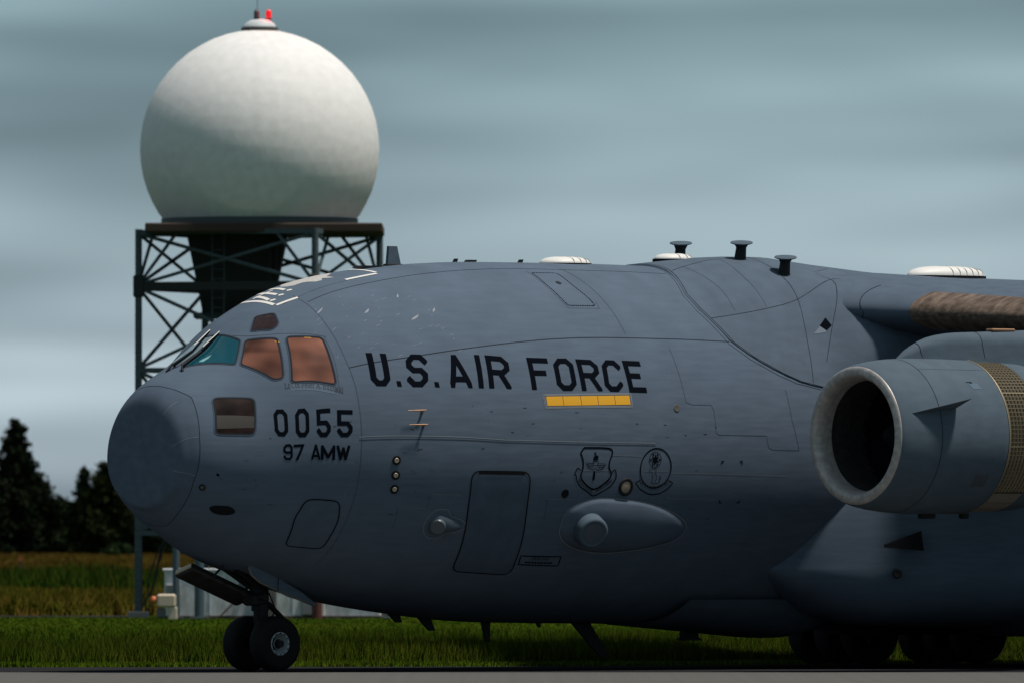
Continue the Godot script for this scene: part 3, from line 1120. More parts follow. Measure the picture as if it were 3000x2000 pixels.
func shelters() -> void:
	var white := Color(0.9, 0.9, 0.93)
	var a := cabin("long white equipment cabin seen behind the open nose gear doors", Vector3(-9.95, 0, -433.5), Vector3(3.0, 1.5, 2.4), white, 1)
	var br := MB.new()
	br.bar(Vector3(0.35, 0.1, 1.28), Vector3(1.2, 0.95, 1.28), 0.05, 0.05)
	put("prop", br, paint(0.08, 0.06, 0.05, 0.8), a)
	var b := cabin("white cabin directly behind the nose wheel strut with a grey door", Vector3(-7.2, 0, -432.5), Vector3(2.1, 1.5, 2.2), Color(0.84, 0.84, 0.82), 1)
	var dr := MB.new()
	dr.slab(Vector3(-0.75, 0.72, 1.12), Vector3(0.42, 1.15, 0.05), Basis(), 0.01)
	var dn := put("door", dr, paint(0.14, 0.13, 0.12, 0.7), b)
	var hd := MB.new()
	hd.bar(Vector3(-0.6, 0.6, 1.17), Vector3(-0.6, 0.85, 1.17), 0.03, 0.03)
	put("handle", hd, paint(0.2, 0.26, 0.32, 0.5, 0.5), dn)
	cabin("low white cabin right of the nose wheels below the belly line", Vector3(-5.25, 0, -433.0), Vector3(1.85, 0.82, 2.0), Color(0.88, 0.89, 0.91), 0)
	var ac := MB.new()
	ac.slab(Vector3(-1.2, 0.95, 1.34), Vector3(0.5, 0.42, 0.26), Basis(), 0.03)
	var au := put("air_conditioner", ac, paint(0.3, 0.31, 0.32, 0.6), a)
	for k in 4:
		var lv := MB.new()
		lv.slab(Vector3(-1.2, 0.82 + 0.085 * k, 1.475), Vector3(0.4, 0.02, 0.02), Basis(), 0.005)
		put("louvre", lv, paint(0.08, 0.08, 0.085, 0.7), au)
	var cb := MB.new()
	cb.slab(Vector3(0.55, 0.5, 1.16), Vector3(0.5, 0.7, 0.2), Basis(), 0.02)
	put("cable_cabinet", cb, paint(0.22, 0.23, 0.24, 0.6), b)
	# standing posts
	for p in [[-11.33, 2.9, 0.12, "blue grey steel post left of the white cabin's first rib"], [-10.55, 3.2, 0.16, "thicker blue grey steel post in front of the long white cabin"], [-4.08, 1.0, 0.15, "blue grey post right of the low white cabin"]]:
		var o := thing("steel_post", p[3], "post", Vector3(p[0] * 0.972, 0, -430.5), 0.0, "blue grey posts at the foot of the tower")
		var m := MB.new()
		m.tube([Vector3.ZERO, Vector3(0, p[1], 0)], [p[2], p[2] * 0.92], 12)
		put("shaft", m, paint(0.07, 0.11, 0.135, 0.6, 0.2), o)
		var fl := MB.new()
		fl.slab(Vector3(0, 0.04, 0), Vector3(p[2] * 4.0, 0.08, p[2] * 4.0), Basis(), 0.01)
		put("base_plate", fl, paint(0.06, 0.08, 0.09, 0.6, 0.2), o)
	# rust red tank
	var t := thing("rust_red_drum", "rust red upright drum between the white cabins below the belly", "drum", Vector3(-6.4, 0, -430.6))
	var d := MB.new()
	d.lathe([[0.0, 0.0], [0.0, 0.16], [0.02, 0.17], [0.3, 0.165], [0.32, 0.172], [0.6, 0.165], [0.62, 0.17], [0.64, 0.15], [0.63, 0.0]], Vector3.ZERO, Vector3.UP, 20)
	put("shell", d, paint(0.11, 0.03, 0.022, 0.7), t)
	# cream generator with a grille
	var g := thing("cream_generator", "small cream generator box with an orange lamp at the tower foot", "generator", Vector3(-11.3, 0, -429.5))
	var gb := MB.new()
	gb.slab(Vector3(0, 0.62, 0), Vector3(0.62, 0.44, 0.6), Basis(), 0.06)
	put("housing", gb, paint(0.6, 0.5, 0.38, 0.6), g)
	var lg := MB.new()
	lg.slab(Vector3(0.2, 0.2, 0), Vector3(0.3, 0.42, 0.5), Basis(), 0.03)
	put("pedestal", lg, paint(0.62, 0.52, 0.4, 0.6), g)
	var vg := MB.new()
	vg.slab(Vector3(-0.18, 0.22, 0.05), Vector3(0.3, 0.3, 0.3), Basis(), 0.02)
	put("fuel_tank", vg, paint(0.12, 0.12, 0.13, 0.6), g)
	var ol := MB.new()
	ol.lathe([[0.0, 0.0], [0.0, 0.09], [0.1, 0.1], [0.2, 0.07], [0.22, 0.0]], Vector3(-0.42, 0.55, 0.1), Vector3.UP, 14)
	put("lamp", ol, paint(0.75, 0.2, 0.07, 0.5), g)
	# orange marker far left
	var k := thing("orange_marker", "small orange marker board on a thin post in the weeds", "marker", Vector3(-24.9, 0.2, -665))
	var pm := MB.new()
	pm.tube([Vector3.ZERO, Vector3(0, 1.5, 0)], [0.03, 0.03], 8)
	put("post", pm, paint(0.05, 0.07, 0.06, 0.7), k)
	var bm := MB.new()
	bm.prism([[-0.13, -0.1], [0.1, -0.12], [0.14, 0.05], [0.08, 0.14], [-0.12, 0.11]], Vector3(0, 1.55, 0), Vector3.RIGHT, Vector3.UP, Vector3.BACK, 0.05)
	put("board", bm, paint(0.42, 0.12, 0.03, 0.6), k)

# ---------------------------------------------------------------- the aircraft
func seam(parent: Node, path: Array, w := 0.014, mat: Material = null, id := 0, called := "panel_seam", off := 0.004, closed := false) -> void:
	var mb := MB.new()
	ribbon(mb, id, path, w, off, closed)
	put(called, mb, mat if mat else M.seam, parent)

func joint_at(deg: float) -> float:
	var d := deg
	if d > 90.0:
		d = 180.0 - d
	return lin([-90, -84, -65, -46, -24, 0, 15, 30, 42, 50, 59, 74, 90], [-2.4, -2.43, -2.55, -2.61, -2.645, -2.61, -2.59, -2.54, -2.5, -2.47, -2.54, -2.62, -2.645], d)

func fairing_front(deg: float) -> float:
	var d := deg if deg <= 90.0 else 180.0 - deg
	return lin([15, 16.8, 19, 20.74, 23.78, 28.73, 34.4, 42.86, 48.56, 55.7, 65.74, 74.1, 83.8, 90], [14.0, 12.2, 11.262, 10.769, 10.293, 9.739, 9.335, 9.106, 8.974, 8.95, 9.194, 9.365, 9.433, 9.45], d)

func scaled(p: PackedVector2Array, k: float) -> PackedVector2Array:
	var o := PackedVector2Array()
	for q in p:
		o.append(Vector2(q.x, q.y * k))
	return o

func window(parent: Node, label: String, outline: PackedVector2Array, glass: Material, rim: Material) -> MeshInstance3D:
	var fr := MB.new()
	ribbon(fr, 0, Array(outline), 0.026, 0.011, true)
	var w := put("cockpit_window", fr, rim, parent, label)
	var grown := Geometry2D.offset_polygon(scaled(outline, 0.04), 0.028, Geometry2D.JOIN_ROUND)
	if grown.size() > 0:
		var og := MB.new()
		ribbon(og, 0, Array(scaled(grown[0], 1.0 / 0.04)), 0.018, 0.009, true)
		put("outer_frame", og, M.seam_soft, w)
	var pn := MB.new()
	drape(pn, 0, [outline], 0.006, 0.08, 1.6)
	put("pane", pn, glass, w)
	return w

func hull_frame(id: int, p: Vector2, off := 0.0) -> Transform3D:
	var q := surf_normal(id, p)
	var f := Vector3(1, 0, 0)
	f = (f - q * f.dot(q)).normalized()
	return Transform3D(Basis(f, q, f.cross(q)), surf(id, p, off))

func aircraft() -> void:
	var A := thing("military_transport_aircraft", "large grey four engined military transport aircraft facing left on the taxiway", "aircraft", Vector3(-4.77, 0.01, -250.0), deg_to_rad(40.0))
	var skin := put("fuselage", hull_mesh(), M.skin, A)
	var nose := put("nose_cone", nose_mesh(), M.skin_radome, A)
	var path := []
	for i in 73:
		var d := -90.0 + 180.0 * i / 36.0
		path.append([joint_at(d if d <= 180 else d - 360.0), d])
	seam(nose, path, 0.012, M.seam, 0, "joint", 0.004, true)
	for l in [[[-2.9, -13.0], [-2.8, -16.5], [-2.64, -18.3]], [[-2.9, 18.0], [-2.8, 16.8], [-2.6, 16.0]], [[-2.88, 55.0], [-2.8, 54.0], [-2.68, 53.0]]]:
		seam(nose, smooth(l), 0.01, M.seam_light, 0, "conductor_strip")
	cockpit(A)
	markings(A)
	fittings(A, skin)
	wing_and_fairing(A)
	engine(A)
	gear(A)

func hull_mesh() -> MB:
	var mb := MB.new()
	var st := []
	var a := -2.6
	while a < 48.0:
		st.append(a)
		a += 0.06 if a < 0.6 else 0.12 if a < 4.0 else 0.3 if a < 10.0 else 0.5 if a < 28.0 else 1.0
	st.append(48.0)
	var rows := []
	for s in st:
		var r := PackedVector3Array()
		for k in 200:
			var deg := 360.0 * k / 200.0
			var b: float = s
			if s < -1.6:
				b += (joint_at(deg if deg <= 180.0 else deg - 360.0) + 2.6) * (1.0 - (s + 2.6))
			r.append(hull(b, deg))
		rows.append(r)
	mb.grid(rows, true, Vector3(10, 4.3, 0))
	return mb

func nose_mesh() -> MB:
	var mb := MB.new()
	var rows := []
	for i in 41:
		var s := i / 40.0
		var r := PackedVector3Array()
		for k in 128:
			var deg := 360.0 * k / 128.0
			var e := joint_at(deg if deg <= 180.0 else deg - 360.0) - 0.002
			r.append(hull(TIP + (e - TIP) * s * s, deg))
		rows.append(r)
	mb.grid(rows, true, Vector3(-2.4, 4.0, 0))
	return mb

func cockpit(A: Node) -> void:
	var per := 0.042
	window(A, "blue green windscreen pane with a wiper", rounded([[-1.06, 90.4], [-1.075, 72.7], [-1.456, 60.7], [-2.05, 85.5]], 0.05, per), M.glass_teal, M.seam)
	window(A, "windscreen pane with painted pale sky reflection beyond the centre post", rounded([[-2.06, 91.5], [-1.456, 119.3], [-1.075, 107.3], [-1.06, 93.5]], 0.05, per), M.glass_painted_sky, M.seam)
	window(A, "copper tinted side window with a slanted lower edge", rounded([[-1.03, 70.0], [-0.69, 58.0], [-0.965, 37.6], [-1.1, 39.5], [-1.385, 58.5]], 0.07, per), M.copper, M.seam)
	window(A, "large copper tinted rear side window", rounded([[-0.55, 55.6], [-0.04, 47.4], [-0.165, 25.2], [-0.86, 33.5]], 0.07, per), M.copper, M.seam)
	window(A, "small dark eyebrow window above the side windows", rounded([[-0.55, 79.0], [-0.315, 73.4], [-0.47, 65.2], [-0.62, 64.6], [-0.83, 72.6]], 0.06, per), M.copper_mid, M.seam)
	var lw := window(A, "dark square window low on the nose", rounded([[-2.17, 43.0], [-1.53, 34.3], [-1.69, 13.8], [-2.33, 17.0]], 0.09, 0.033), M.copper_dark, M.seam)
	var sh := MB.new()
	drape(sh, 0, [poly([[-2.235, 30.0], [-1.615, 24.0], [-1.655, 17.5], [-2.3, 20.5]])], 0.009, 0.1, 2.0)
	put("sun_blind", sh, paint(0.03, 0.027, 0.022, 0.7), lw)
	for q in [[-0.74, 57.4, -0.69, 55.6], [-0.3, 51.2, -0.2, 49.5]]:
		var wl := MB.new()
		ribbon(wl, 0, [[q[0], q[1]], [q[2], q[3]]], 0.02, 0.009)
		put("window_label", wl, M.yellow, A)
	# small pale patch laid on the windscreen pane
	var vs := MB.new()
	drape(vs, 0, [poly([[-1.72, 80.2], [-1.52, 79.0], [-1.64, 77.4], [-1.76, 77.2], [-1.8, 79.8]])], 0.009, 0.1, 2.0)
	put("windscreen_patch", vs, paint(0.2, 0.42, 0.45, 0.5), A)
	# recessed brow panel line around the windows
	seam(A, smooth([[-1.1, 92.0], [-0.95, 72.5], [-0.62, 60.5], [-0.1, 50.2], [0.05, 47.0]]), 0.012, M.seam_soft)
	seam(A, smooth([[0.02, 48.2], [-0.03, 36.0], [-0.11, 24.6]]), 0.012, M.seam_soft)
	# wipers: blade lying on the glass, arm to a pivot below it
	for w in [[[-2.1, 83.5], [-1.06, 89.5], [-2.14, 80.8]], [[-2.07, 92.5], [-0.98, 99.0], [-2.2, 95.0]]]:
		var p0 := hull_frame(0, Vector2(w[0][0], w[0][1]), 0.05).origin
		var p1 := hull_frame(0, Vector2(w[1][0], w[1][1]), 0.05).origin
		var pv := hull_frame(0, Vector2(w[2][0], w[2][1]), 0.0).origin
		var mid := hull_frame(0, Vector2(lerpf(w[0][0], w[1][0], 0.5), lerpf(w[0][1], w[1][1], 0.5)), 0.07).origin
		var mb := MB.new()
		var q := hull_frame(0, Vector2(lerpf(w[0][0], w[1][0], 0.5), lerpf(w[0][1], w[1][1], 0.5)), 0.05).origin
		mb.tube([p0, q, p1], [0.018, 0.022, 0.018], 6)
		var wp := put("wiper", mb, M.black, A)
		var ar := MB.new()
		ar.tube([pv, p0 + (pv - p0) * 0.3 + Vector3(0, 0.05, 0), mid], [0.028, 0.022, 0.016], 6)
		put("wiper_arm", ar, M.dark_steel, wp)
		var gl := MB.new()
		gl.tube([p0.lerp(p1, 0.55) + Vector3(0, 0.03, 0.02), p1 + Vector3(0, 0.03, 0.02)], [0.01, 0.01], 6)
		put("blade_clip", gl, M.tape, wp)

func markings(A: Node) -> void:
	var word := group_part(A, "lettering", "black block lettering U.S. AIR FORCE")
	var h := 0.69
	for l in [
		["U", [0.52, 0.9, 34.8, 32.7, 21.3, 20.0], 0.095], ["S", [1.255, 1.705, 31.4, 30.2, 19.05, 18.35], 0.155],
		["A", [2.13, 2.61, 29.5, 29.1, 17.6, 17.1], 0.0], ["I", [2.79, 2.917, 28.9, 28.7, 17.05, 16.9], 0.09], ["R", [3.035, 3.545, 28.6, 27.6, 16.9, 16.55], 0.09],
		["F", [4.0, 4.49, 27.4, 27.1, 16.3, 16.3], 0.05], ["O", [4.605, 5.09, 27.05, 27.1, 16.05, 16.1], 0.05], ["R", [5.19, 5.7, 26.9, 26.6, 16.15, 16.1], 0.03],
		["C", [5.79, 6.25, 26.75, 26.6, 16.0, 15.97], 0.07], ["E", [6.355, 6.795, 26.6, 26.45, 15.85, 15.75], 0.0]]:
		var lm := MB.new()
		letter(lm, l[0], l[1], maxf(0.12, l[1][1] - l[1][0]), h, 0.116, l[2])
		put("letter", lm, M.black, word)
	for d in [[0.982, 1.07, 21.75, 19.4], [1.78, 1.875, 20.05, 17.9]]:
		var dm := MB.new()
		drape(dm, 0, [poly([[d[0], d[2]], [d[1], d[2] - 0.25], [d[1], d[3]], [d[0], d[3] + 0.25]])], 0.006)
		put("full_stop", dm, M.black, word)
	var num := group_part(A, "lettering", "black serial number 0055")
	for l in [["0", [-1.315, -1.1, 25.0, 22.3, 11.35, 9.0]], ["0", [-0.98, -0.755, 20.6, 18.9, 7.7, 6.0]], ["5", [-0.63, -0.385, 17.0, 16.0, 5.1, 4.0]], ["5", [-0.27, 0.01, 14.7, 13.4, 3.7, 2.85]]]:
		var lm := MB.new()
		letter(lm, l[0], l[1], 0.365, 0.59, 0.094, 0.05)
		put("digit", lm, M.black, num)
	var unit := group_part(A, "lettering", "black unit marking 97 AMW")
	for l in [["9", [-1.22, -1.065, 5.9, 5.2, -1.9, -2.9], 0.22, 0.05], ["7", [-1.046, -0.87, 4.5, 3.5, -3.2, -4.0], 0.22, 0.052], ["A", [-0.75, -0.595, 2.55, 1.6, -4.55, -5.3], 0.22, 0.052], ["M", [-0.585, -0.325, 1.25, 0.3, -5.3, -6.1], 0.3, 0.06], ["W", [-0.305, -0.052, 0.2, -0.4, -6.1, -6.45], 0.3, 0.06]]:
		var lm := MB.new()
		letter(lm, l[0], l[1], l[2], 0.33, l[3], 0.0)
		put("letter", lm, M.black, unit)
	var nm := MB.new()
	small_print(nm, "Lt Col Peter A. Bulinski", -1.0, 32.1, 0.13, 0.93, -12.2, 0.045, true, 0.18)
	put("lettering", nm, paint(0.02, 0.025, 0.035, 0.7), A, "small script under the rear side window")
	var np := MB.new()
	drape(np, 0, [poly([[-0.885, 32.9], [-0.187, 24.8], [-0.228, 21.3], [-0.925, 30.0]])], 0.003, 0.1, 2.0)
	put("name_patch", np, paint(0.13, 0.178, 0.245, 0.8, 0.0, 0.25), A)
	# yellow rescue panel in five pieces inside a pale outline
	var yo := MB.new()
	ribbon(yo, 0, [[4.205, 14.75], [6.378, 15.52], [6.376, 11.05], [4.22, 10.3]], 0.014, 0.005, true)
	ribbon(yo, 0, [[4.235, 14.45], [6.36, 15.22], [6.355, 11.4], [4.245, 10.65]], 0.016, 0.005, true)
	var ym := put("rescue_panel", yo, M.seam_light, A, "yellow strip of five panels under the lettering")
	var xs := [4.27, 4.671, 5.107, 5.531, 5.954, 6.335]
	for i in 5:
		var y := MB.new()
		var t: float = (xs[i] - 4.27) / 2.065
		var u: float = (xs[i + 1] - 4.27) / 2.065
		drape(y, 0, [poly([[xs[i] + 0.006, 14.1 + 0.72 * t], [xs[i + 1] - 0.006, 14.1 + 0.72 * u], [xs[i + 1] - 0.006, 11.05 + 0.78 * u], [xs[i] + 0.006, 11.05 + 0.78 * t]])], 0.006)
		put("yellow_panel", y, M.yellow, ym)
	# walkway tape on the crown
	for t in [[[0.12, 106], [0.04, 101], [-0.013, 97.1], [-0.07, 88], [-0.105, 79.4]], [[-0.095, 78.0], [0.293, 75.2]], [[0.2, 99], [0.1, 92], [0.008, 85.75]], [[0.43, 103], [0.302, 94.5], [0.231, 86.6]], [[0.58, 99.5], [0.52, 93], [0.447, 87.2]],
		[[-0.01, 84.3], [0.03, 83.3], [0.065, 83.1]], [[0.211, 84.9], [0.25, 83.8], [0.276, 83.5]], [[0.424, 85.3], [0.47, 84.2], [0.492, 84.0]], [[0.1, 98.0], [0.18, 97.3], [0.455, 94.3]], [[1.463, 76.5], [1.84, 76.6], [2.23, 76.9]], [[2.2, 96], [2.206, 90.7], [2.242, 85.7], [2.274, 78.3]]]:
		seam(A, smooth(t), 0.075, M.tape, 0, "walkway_tape", 0.007)
	# worn paint on the crown, small chips behind the windows
	var wr := RandomNumberGenerator.new()
	wr.seed = 9
	var worn := MB.new()
	var o := []
	for k in 26:
		var an := TAU * k / 26.0
		var q := 1.0 + 0.22 * wr.randf_range(-1, 1)
		o.append([1.2 + 0.5 * cos(an) * q, 92.5 + 9.5 * sin(an) * q])
	drape(worn, 0, [poly(o)], 0.004, 0.1, 2.0)
	put("worn_paint", worn, textured(paint(0.85, 0.82, 0.8, 0.7), noise_tex(0.06, 0.6, 1.0, 256, 4, 81), Vector3(1.6, 1.6, 1.6)), A)
	var chips := MB.new()
	for i in 60:
		var a := wr.randf_range(-0.3, 2.6)
		var d := wr.randf_range(29.0, 66.0)
		if d < 36.0 and a < 0.3:
			continue
		var l := wr.randf_range(0.02, 0.12)
		var s := wr.randf_range(0.6, 1.4)
		ribbon(chips, 0, [[a, d], [a + l * 0.6, d + l * 4.0 * s], [a + l, d + l * 5.5 * s]], wr.randf_range(0.004, 0.009), 0.004)
	for c in [[1.83, 45.0, 0.24, 0.05], [0.2, 60.0, 0.2, 0.03], [1.0, 52.0, 0.16, 0.02], [1.9, 57.0, 0.1, 0.018], [2.4, 47.5, 0.12, 0.016]]:
		drape(chips, 0, [poly([[c[0], c[1]], [c[0] + c[2] * 0.35, c[1] + 0.2], [c[0] + c[2] * 0.7, c[1] + 0.9], [c[0] + c[2], c[1] + 2.2], [c[0] + c[2] * 0.5, c[1] + 1.4], [c[0] + c[2] * 0.2, c[1] + 0.8]])], 0.004)
	put("paint_chips", chips, M.chip, A).set_meta("kind", "stuff")
	var specks := MB.new()
	for i in 60:
		var a := wr.randf_range(-2.3, 8.5)
		var d := wr.randf_range(-28.0, 12.0)
		var l := wr.randf_range(0.015, 0.09)
		ribbon(specks, 0, [[a, d], [a + l, d + wr.randf_range(-0.4, 0.3)]], wr.randf_range(0.006, 0.016), 0.004)
	put("soot_specks", specks, paint(0.02, 0.022, 0.026, 0.8), A).set_meta("kind", "stuff")
	# two line drawn emblems
	var em := MB.new()
	ribbon(em, 0, smooth([[5.114, -2.05], [5.726, -2.12], [5.818, -3.76], [5.765, -6.0], [5.765, -8.37], [5.83, -10.1], [5.8, -11.6], [5.66, -13.6], [5.467, -15.25], [5.28, -14.2], [5.12, -12.2], [5.084, -10.52], [5.115, -8.51], [5.1, -6.0], [5.032, -3.68]], 3), 0.034, 0.006, true)
	ribbon(em, 0, smooth([[5.06, -9.2], [4.98, -8.6], [4.93, -10.4], [4.97, -11.0], [5.0, -12.6], [5.12, -14.6], [5.3, -16.0], [5.455, -17.4], [5.62, -16.4], [5.82, -14.6], [5.94, -12.2], [5.96, -10.9], [5.92, -8.9], [5.84, -9.6]], 3), 0.024, 0.006)
	drape(em, 0, [poly([[5.36, -3.6], [5.42, -3.3], [5.41, -4.1], [5.475, -4.6], [5.47, -5.9], [5.36, -5.9], [5.35, -5.0], [5.4, -4.4]])], 0.006, 0.1, 2.0)
	for p in [[[5.36, -6.2], [5.48, -6.2], [5.47, -7.6], [5.37, -7.6], [5.36, -6.2]], [[5.36, -7.0], [5.17, -6.8], [5.26, -8.4], [5.36, -9.0], [5.42, -8.6]], [[5.48, -7.0], [5.68, -7.0], [5.6, -8.6], [5.48, -9.1], [5.42, -8.6]], [[5.2, -7.3], [5.36, -7.5]], [[5.23, -7.9], [5.36, -8.1]], [[5.65, -7.5], [5.48, -7.6]], [[5.62, -8.0], [5.48, -8.2]]]:
		ribbon(em, 0, p, 0.013, 0.006)
	drape(em, 0, [poly([[5.38, -9.4], [5.43, -9.4], [5.435, -12.0], [5.41, -12.5], [5.38, -12.1]])], 0.006, 0.1, 2.0)
	small_print(em, "AIR EDUCATION AND", 5.03, -12.9, 0.07, 0.4, -9.5, 0.061)
	small_print(em, "TRAINING COMMAND", 5.5, -16.4, 0.07, 0.38, 9.5, 0.061)
	put("emblem", em, M.black, A, "black shield emblem with a winged torch")
	var ec := MB.new()
	var per := 0.061
	var el := []
	for k in 40:
		el.append([6.93 + 0.385 * cos(TAU * k / 40.0), -8.2 + 6.3 * sin(TAU * k / 40.0)])
	ribbon(ec, 0, el, 0.026, 0.006, true)
	ribbon(ec, 0, [[6.56, -12.2], [6.46, -12.9], [6.6, -15.0], [6.8, -16.4], [6.95, -16.7], [7.12, -16.3], [7.28, -14.9], [7.4, -12.9], [7.3, -12.2]], 0.024, 0.006)
	var oe := []
	for k in 28:
		oe.append([6.9 + 0.15 * cos(TAU * k / 28.0), -5.5 + 2.5 * sin(TAU * k / 28.0)])
	ribbon(ec, 0, oe, 0.012, 0.006, true)
	var star := []
	for k in 12:
		var q := 1.0 if k % 2 == 0 else 0.45
		star.append([6.9 + 0.11 * q * sin(TAU * k / 12.0), -5.5 + 0.12 / per * q * cos(TAU * k / 12.0)])
	drape(ec, 0, [poly(star)], 0.006, 0.2, 4.0)
	for k in 6:
		var t := TAU * (k + 0.5) / 6.0
		ribbon(ec, 0, [[6.9 + 0.085 * sin(t), -5.5 + 0.09 / per * cos(t)], [6.9 + 0.13 * sin(t), -5.5 + 0.135 / per * cos(t)]], 0.035, 0.006)
	for p in [[[6.8, -8.3], [6.77, -9.1], [6.84, -9.6], [6.86, -10.6], [6.88, -12.2], [6.86, -13.0], [7.02, -13.0], [7.06, -12.0], [7.04, -10.6]], [[6.82, -8.4], [6.92, -8.2], [6.94, -9.6], [6.9, -10.4]], [[6.95, -10.2], [6.98, -11.4], [6.94, -12.6]], [[7.04, -12.4], [7.08, -11.4], [7.05, -10.6]]]:
		ribbon(ec, 0, smooth(p, 3), 0.011, 0.006)
	small_print(ec, "58TH AIRLIFT SQ", 6.56, -15.6, 0.1, 0.74, 0.0, 0.061, false, 0.0, 0.15)
	put("emblem", ec, M.black, A, "black oval emblem with a star and a cat")
	# data plate outline by the crew door
	var dp := MB.new()
	ribbon(dp, 0, [[4.237, -39.87], [5.198, -39.4], [5.251, -43.23], [4.289, -43.52]], 0.026, 0.006, true)
	small_print(dp, "CREW CHIEF", 4.52, -41.2, 0.065, 0.42, 0.4, 0.06)
	for k in 9:
		ribbon(dp, 0, [[4.42 + 0.074 * k, -42.4 + 0.03 * k], [4.42 + 0.074 * k + 0.05, -42.38 + 0.03 * k]], 0.045, 0.006)
	put("name_plate", dp, M.black, A)
	# corner marks below the wing
	var cm := MB.new()
	for c in [[8.586, -5.71, 1, -1], [9.108, -5.53, -1, -1], [8.667, -19.07, 1, 1], [9.17, -18.91, -1, 1]]:
		ribbon(cm, 0, [[c[0], c[1] + 0.9 * c[3]], [c[0], c[1]], [c[0] + 0.06 * c[2], c[1]]], 0.028, 0.006)
	put("corner_mark", cm, M.black, A)

func fittings(A: Node, skin: Node) -> void:
	# panel seams, as the plating runs
	seam(skin, [[0.3, 78], [0.271, 72.8], [0.188, 51.2], [0.164, 36.6], [0.178, 22.8], [0.16, 0], [0.155, -25], [0.15, -60]], 0.014, M.seam_soft)
	seam(skin, [[6.62, 74], [6.64, 70.2], [6.69, 57], [6.72, 48], [6.725, 36.4]], 0.013, M.seam_soft)
	seam(skin, smooth([[0.3, 69.2], [1.089, 69.6], [2.136, 70.1], [3.256, 71.7], [4.734, 72.9], [5.854, 73.4], [7.27, 72.6], [9.2, 71.5]]), 0.014, M.seam)
	seam(skin, smooth([[0.0, 75.8], [0.6, 75.4], [1.46, 75.6]]), 0.01, M.seam_soft)
	seam(skin, smooth([[0.164, 30.5], [1.254, 30.0], [2.448, 31.0], [3.916, 33.06], [5.0, 34.36], [6.1, 35.0], [8.11, 34.8], [9.3, 34.5]]), 0.016, M.seam)
	seam(skin, [[0.115, 2.54], [3.231, -0.19], [6.893, -0.28]], 0.014, M.seam_light)
	seam(skin, [[0.114, 1.28], [3.232, -1.05], [6.894, -1.05]], 0.012, M.seam)
	for p in [[[7.68, 31.5], [7.7, 24.1], [7.737, 12.9], [7.87, 12.1], [8.375, 12.0], [8.42, 10.5], [8.436, 3.4], [8.495, 2.64], [9.718, 2.8], [9.776, -0.96], [9.88, -1.58], [10.555, -1.55]],
		[[10.555, -1.55], [10.4, 8.0], [10.35, 18.0]], [[1.69, -19.3], [1.7, -23.5], [1.658, -24.5]], [[1.074, -25.2], [1.126, -33.6]], [[5.043, -18.7], [5.089, -17.9], [5.089, -16.6]], [[4.37, -19.0], [4.42, -26.0]]]:
		seam(skin, p, 0.012, M.seam_soft)
	for p in [[[1.69, -19.3], [2.385, -19.2]], [[1.658, -24.5], [1.074, -25.2]], [[4.365, -18.95], [5.043, -18.7]], [[5.81, -4.26], [6.555, -4.44]], [[7.336, -9.6], [8.05, -9.66], [10.3, -9.9]], [[7.315, -17.6], [7.38, -18.0], [8.155, -18.0], [8.6, -18.2]], [[5.12, -9.13], [5.76, -9.0]], [[6.65, -9.07], [7.25, -9.04]], [[-0.05, -20.6], [-0.02, -22.5]]]:
		seam(skin, p, 0.011, paint(0.16, 0.185, 0.21, 0.6))
	# roof hatch with its row of fasteners
	var hatch := rounded([[5.681, 69.4], [6.311, 69.3], [6.285, 59.4], [6.375, 52.0], [6.385, 48.6], [5.696, 48.6], [5.66, 53.3], [5.631, 61.0]], 0.06, 0.06)
	var hm := MB.new()
	for i in hatch.size():
		var p: Vector2 = hatch[i]
		var q: Vector2 = hatch[(i + 1) % hatch.size()]
		var k := maxi(1, int(surf(0, p, 0).distance_to(surf(0, q, 0)) / 0.055))
		for j in k:
			ribbon(hm, 0, [p.lerp(q, float(j) / k), p.lerp(q, (j + 0.72) / k)], 0.022, 0.006)
	put("escape_hatch", hm, M.black, A)
	seam(A, [[5.62, 70.6], [5.58, 61], [5.6, 53], [5.66, 47.4], [6.45, 47.4], [6.46, 51]], 0.009, M.seam_soft)
	var hl := MB.new()
	drape(hl, 0, [disc(Vector2(6.0, 61.5), 0.06, 0.06)], 0.006)
	put("hatch_latch", hl, M.seam, A)
	# crew door, nose hatch
	var door := rounded([[2.52, -10.75], [3.87, -10.3], [3.936, -22.4], [4.085, -33.9], [4.245, -48.3], [2.89, -49.3], [2.737, -34.6], [2.591, -23.0]], 0.2, 0.06)
	var dm := MB.new()
	drape(dm, 0, [door], 0.008)
	var dn := put("crew_door", dm, textured(paint(0.098, 0.136, 0.19, 0.9, 0.0, 0.25), noise_tex(0.02, 0.86, 1.0, 256, 4, 91), Vector3(0.4, 0.4, 0.4)), A)
	var ds := MB.new()
	ribbon(ds, 0, Array(door), 0.026, 0.014, true)
	put("door_seal", ds, M.dark, dn)
	var dt := MB.new()
	ribbon(dt, 0, [[2.68, -11.15], [3.74, -10.85]], 0.06, 0.019)
	put("drip_rail", dt, M.dark, dn)
	var nh := rounded([[-0.72, -24.2], [-0.1, -24.4], [-0.0, -33.0], [-0.0, -49.0], [-0.67, -52.0], [-0.8, -34.0]], 0.14, 0.05)
	var nm := MB.new()
	drape(nm, 0, [nh], 0.008)
	var no := put("nose_hatch", nm, M.skin_radome, A)
	var ns := MB.new()
	ribbon(ns, 0, Array(nh), 0.026, 0.011, true)
	put("hatch_seal", ns, M.dark, no)
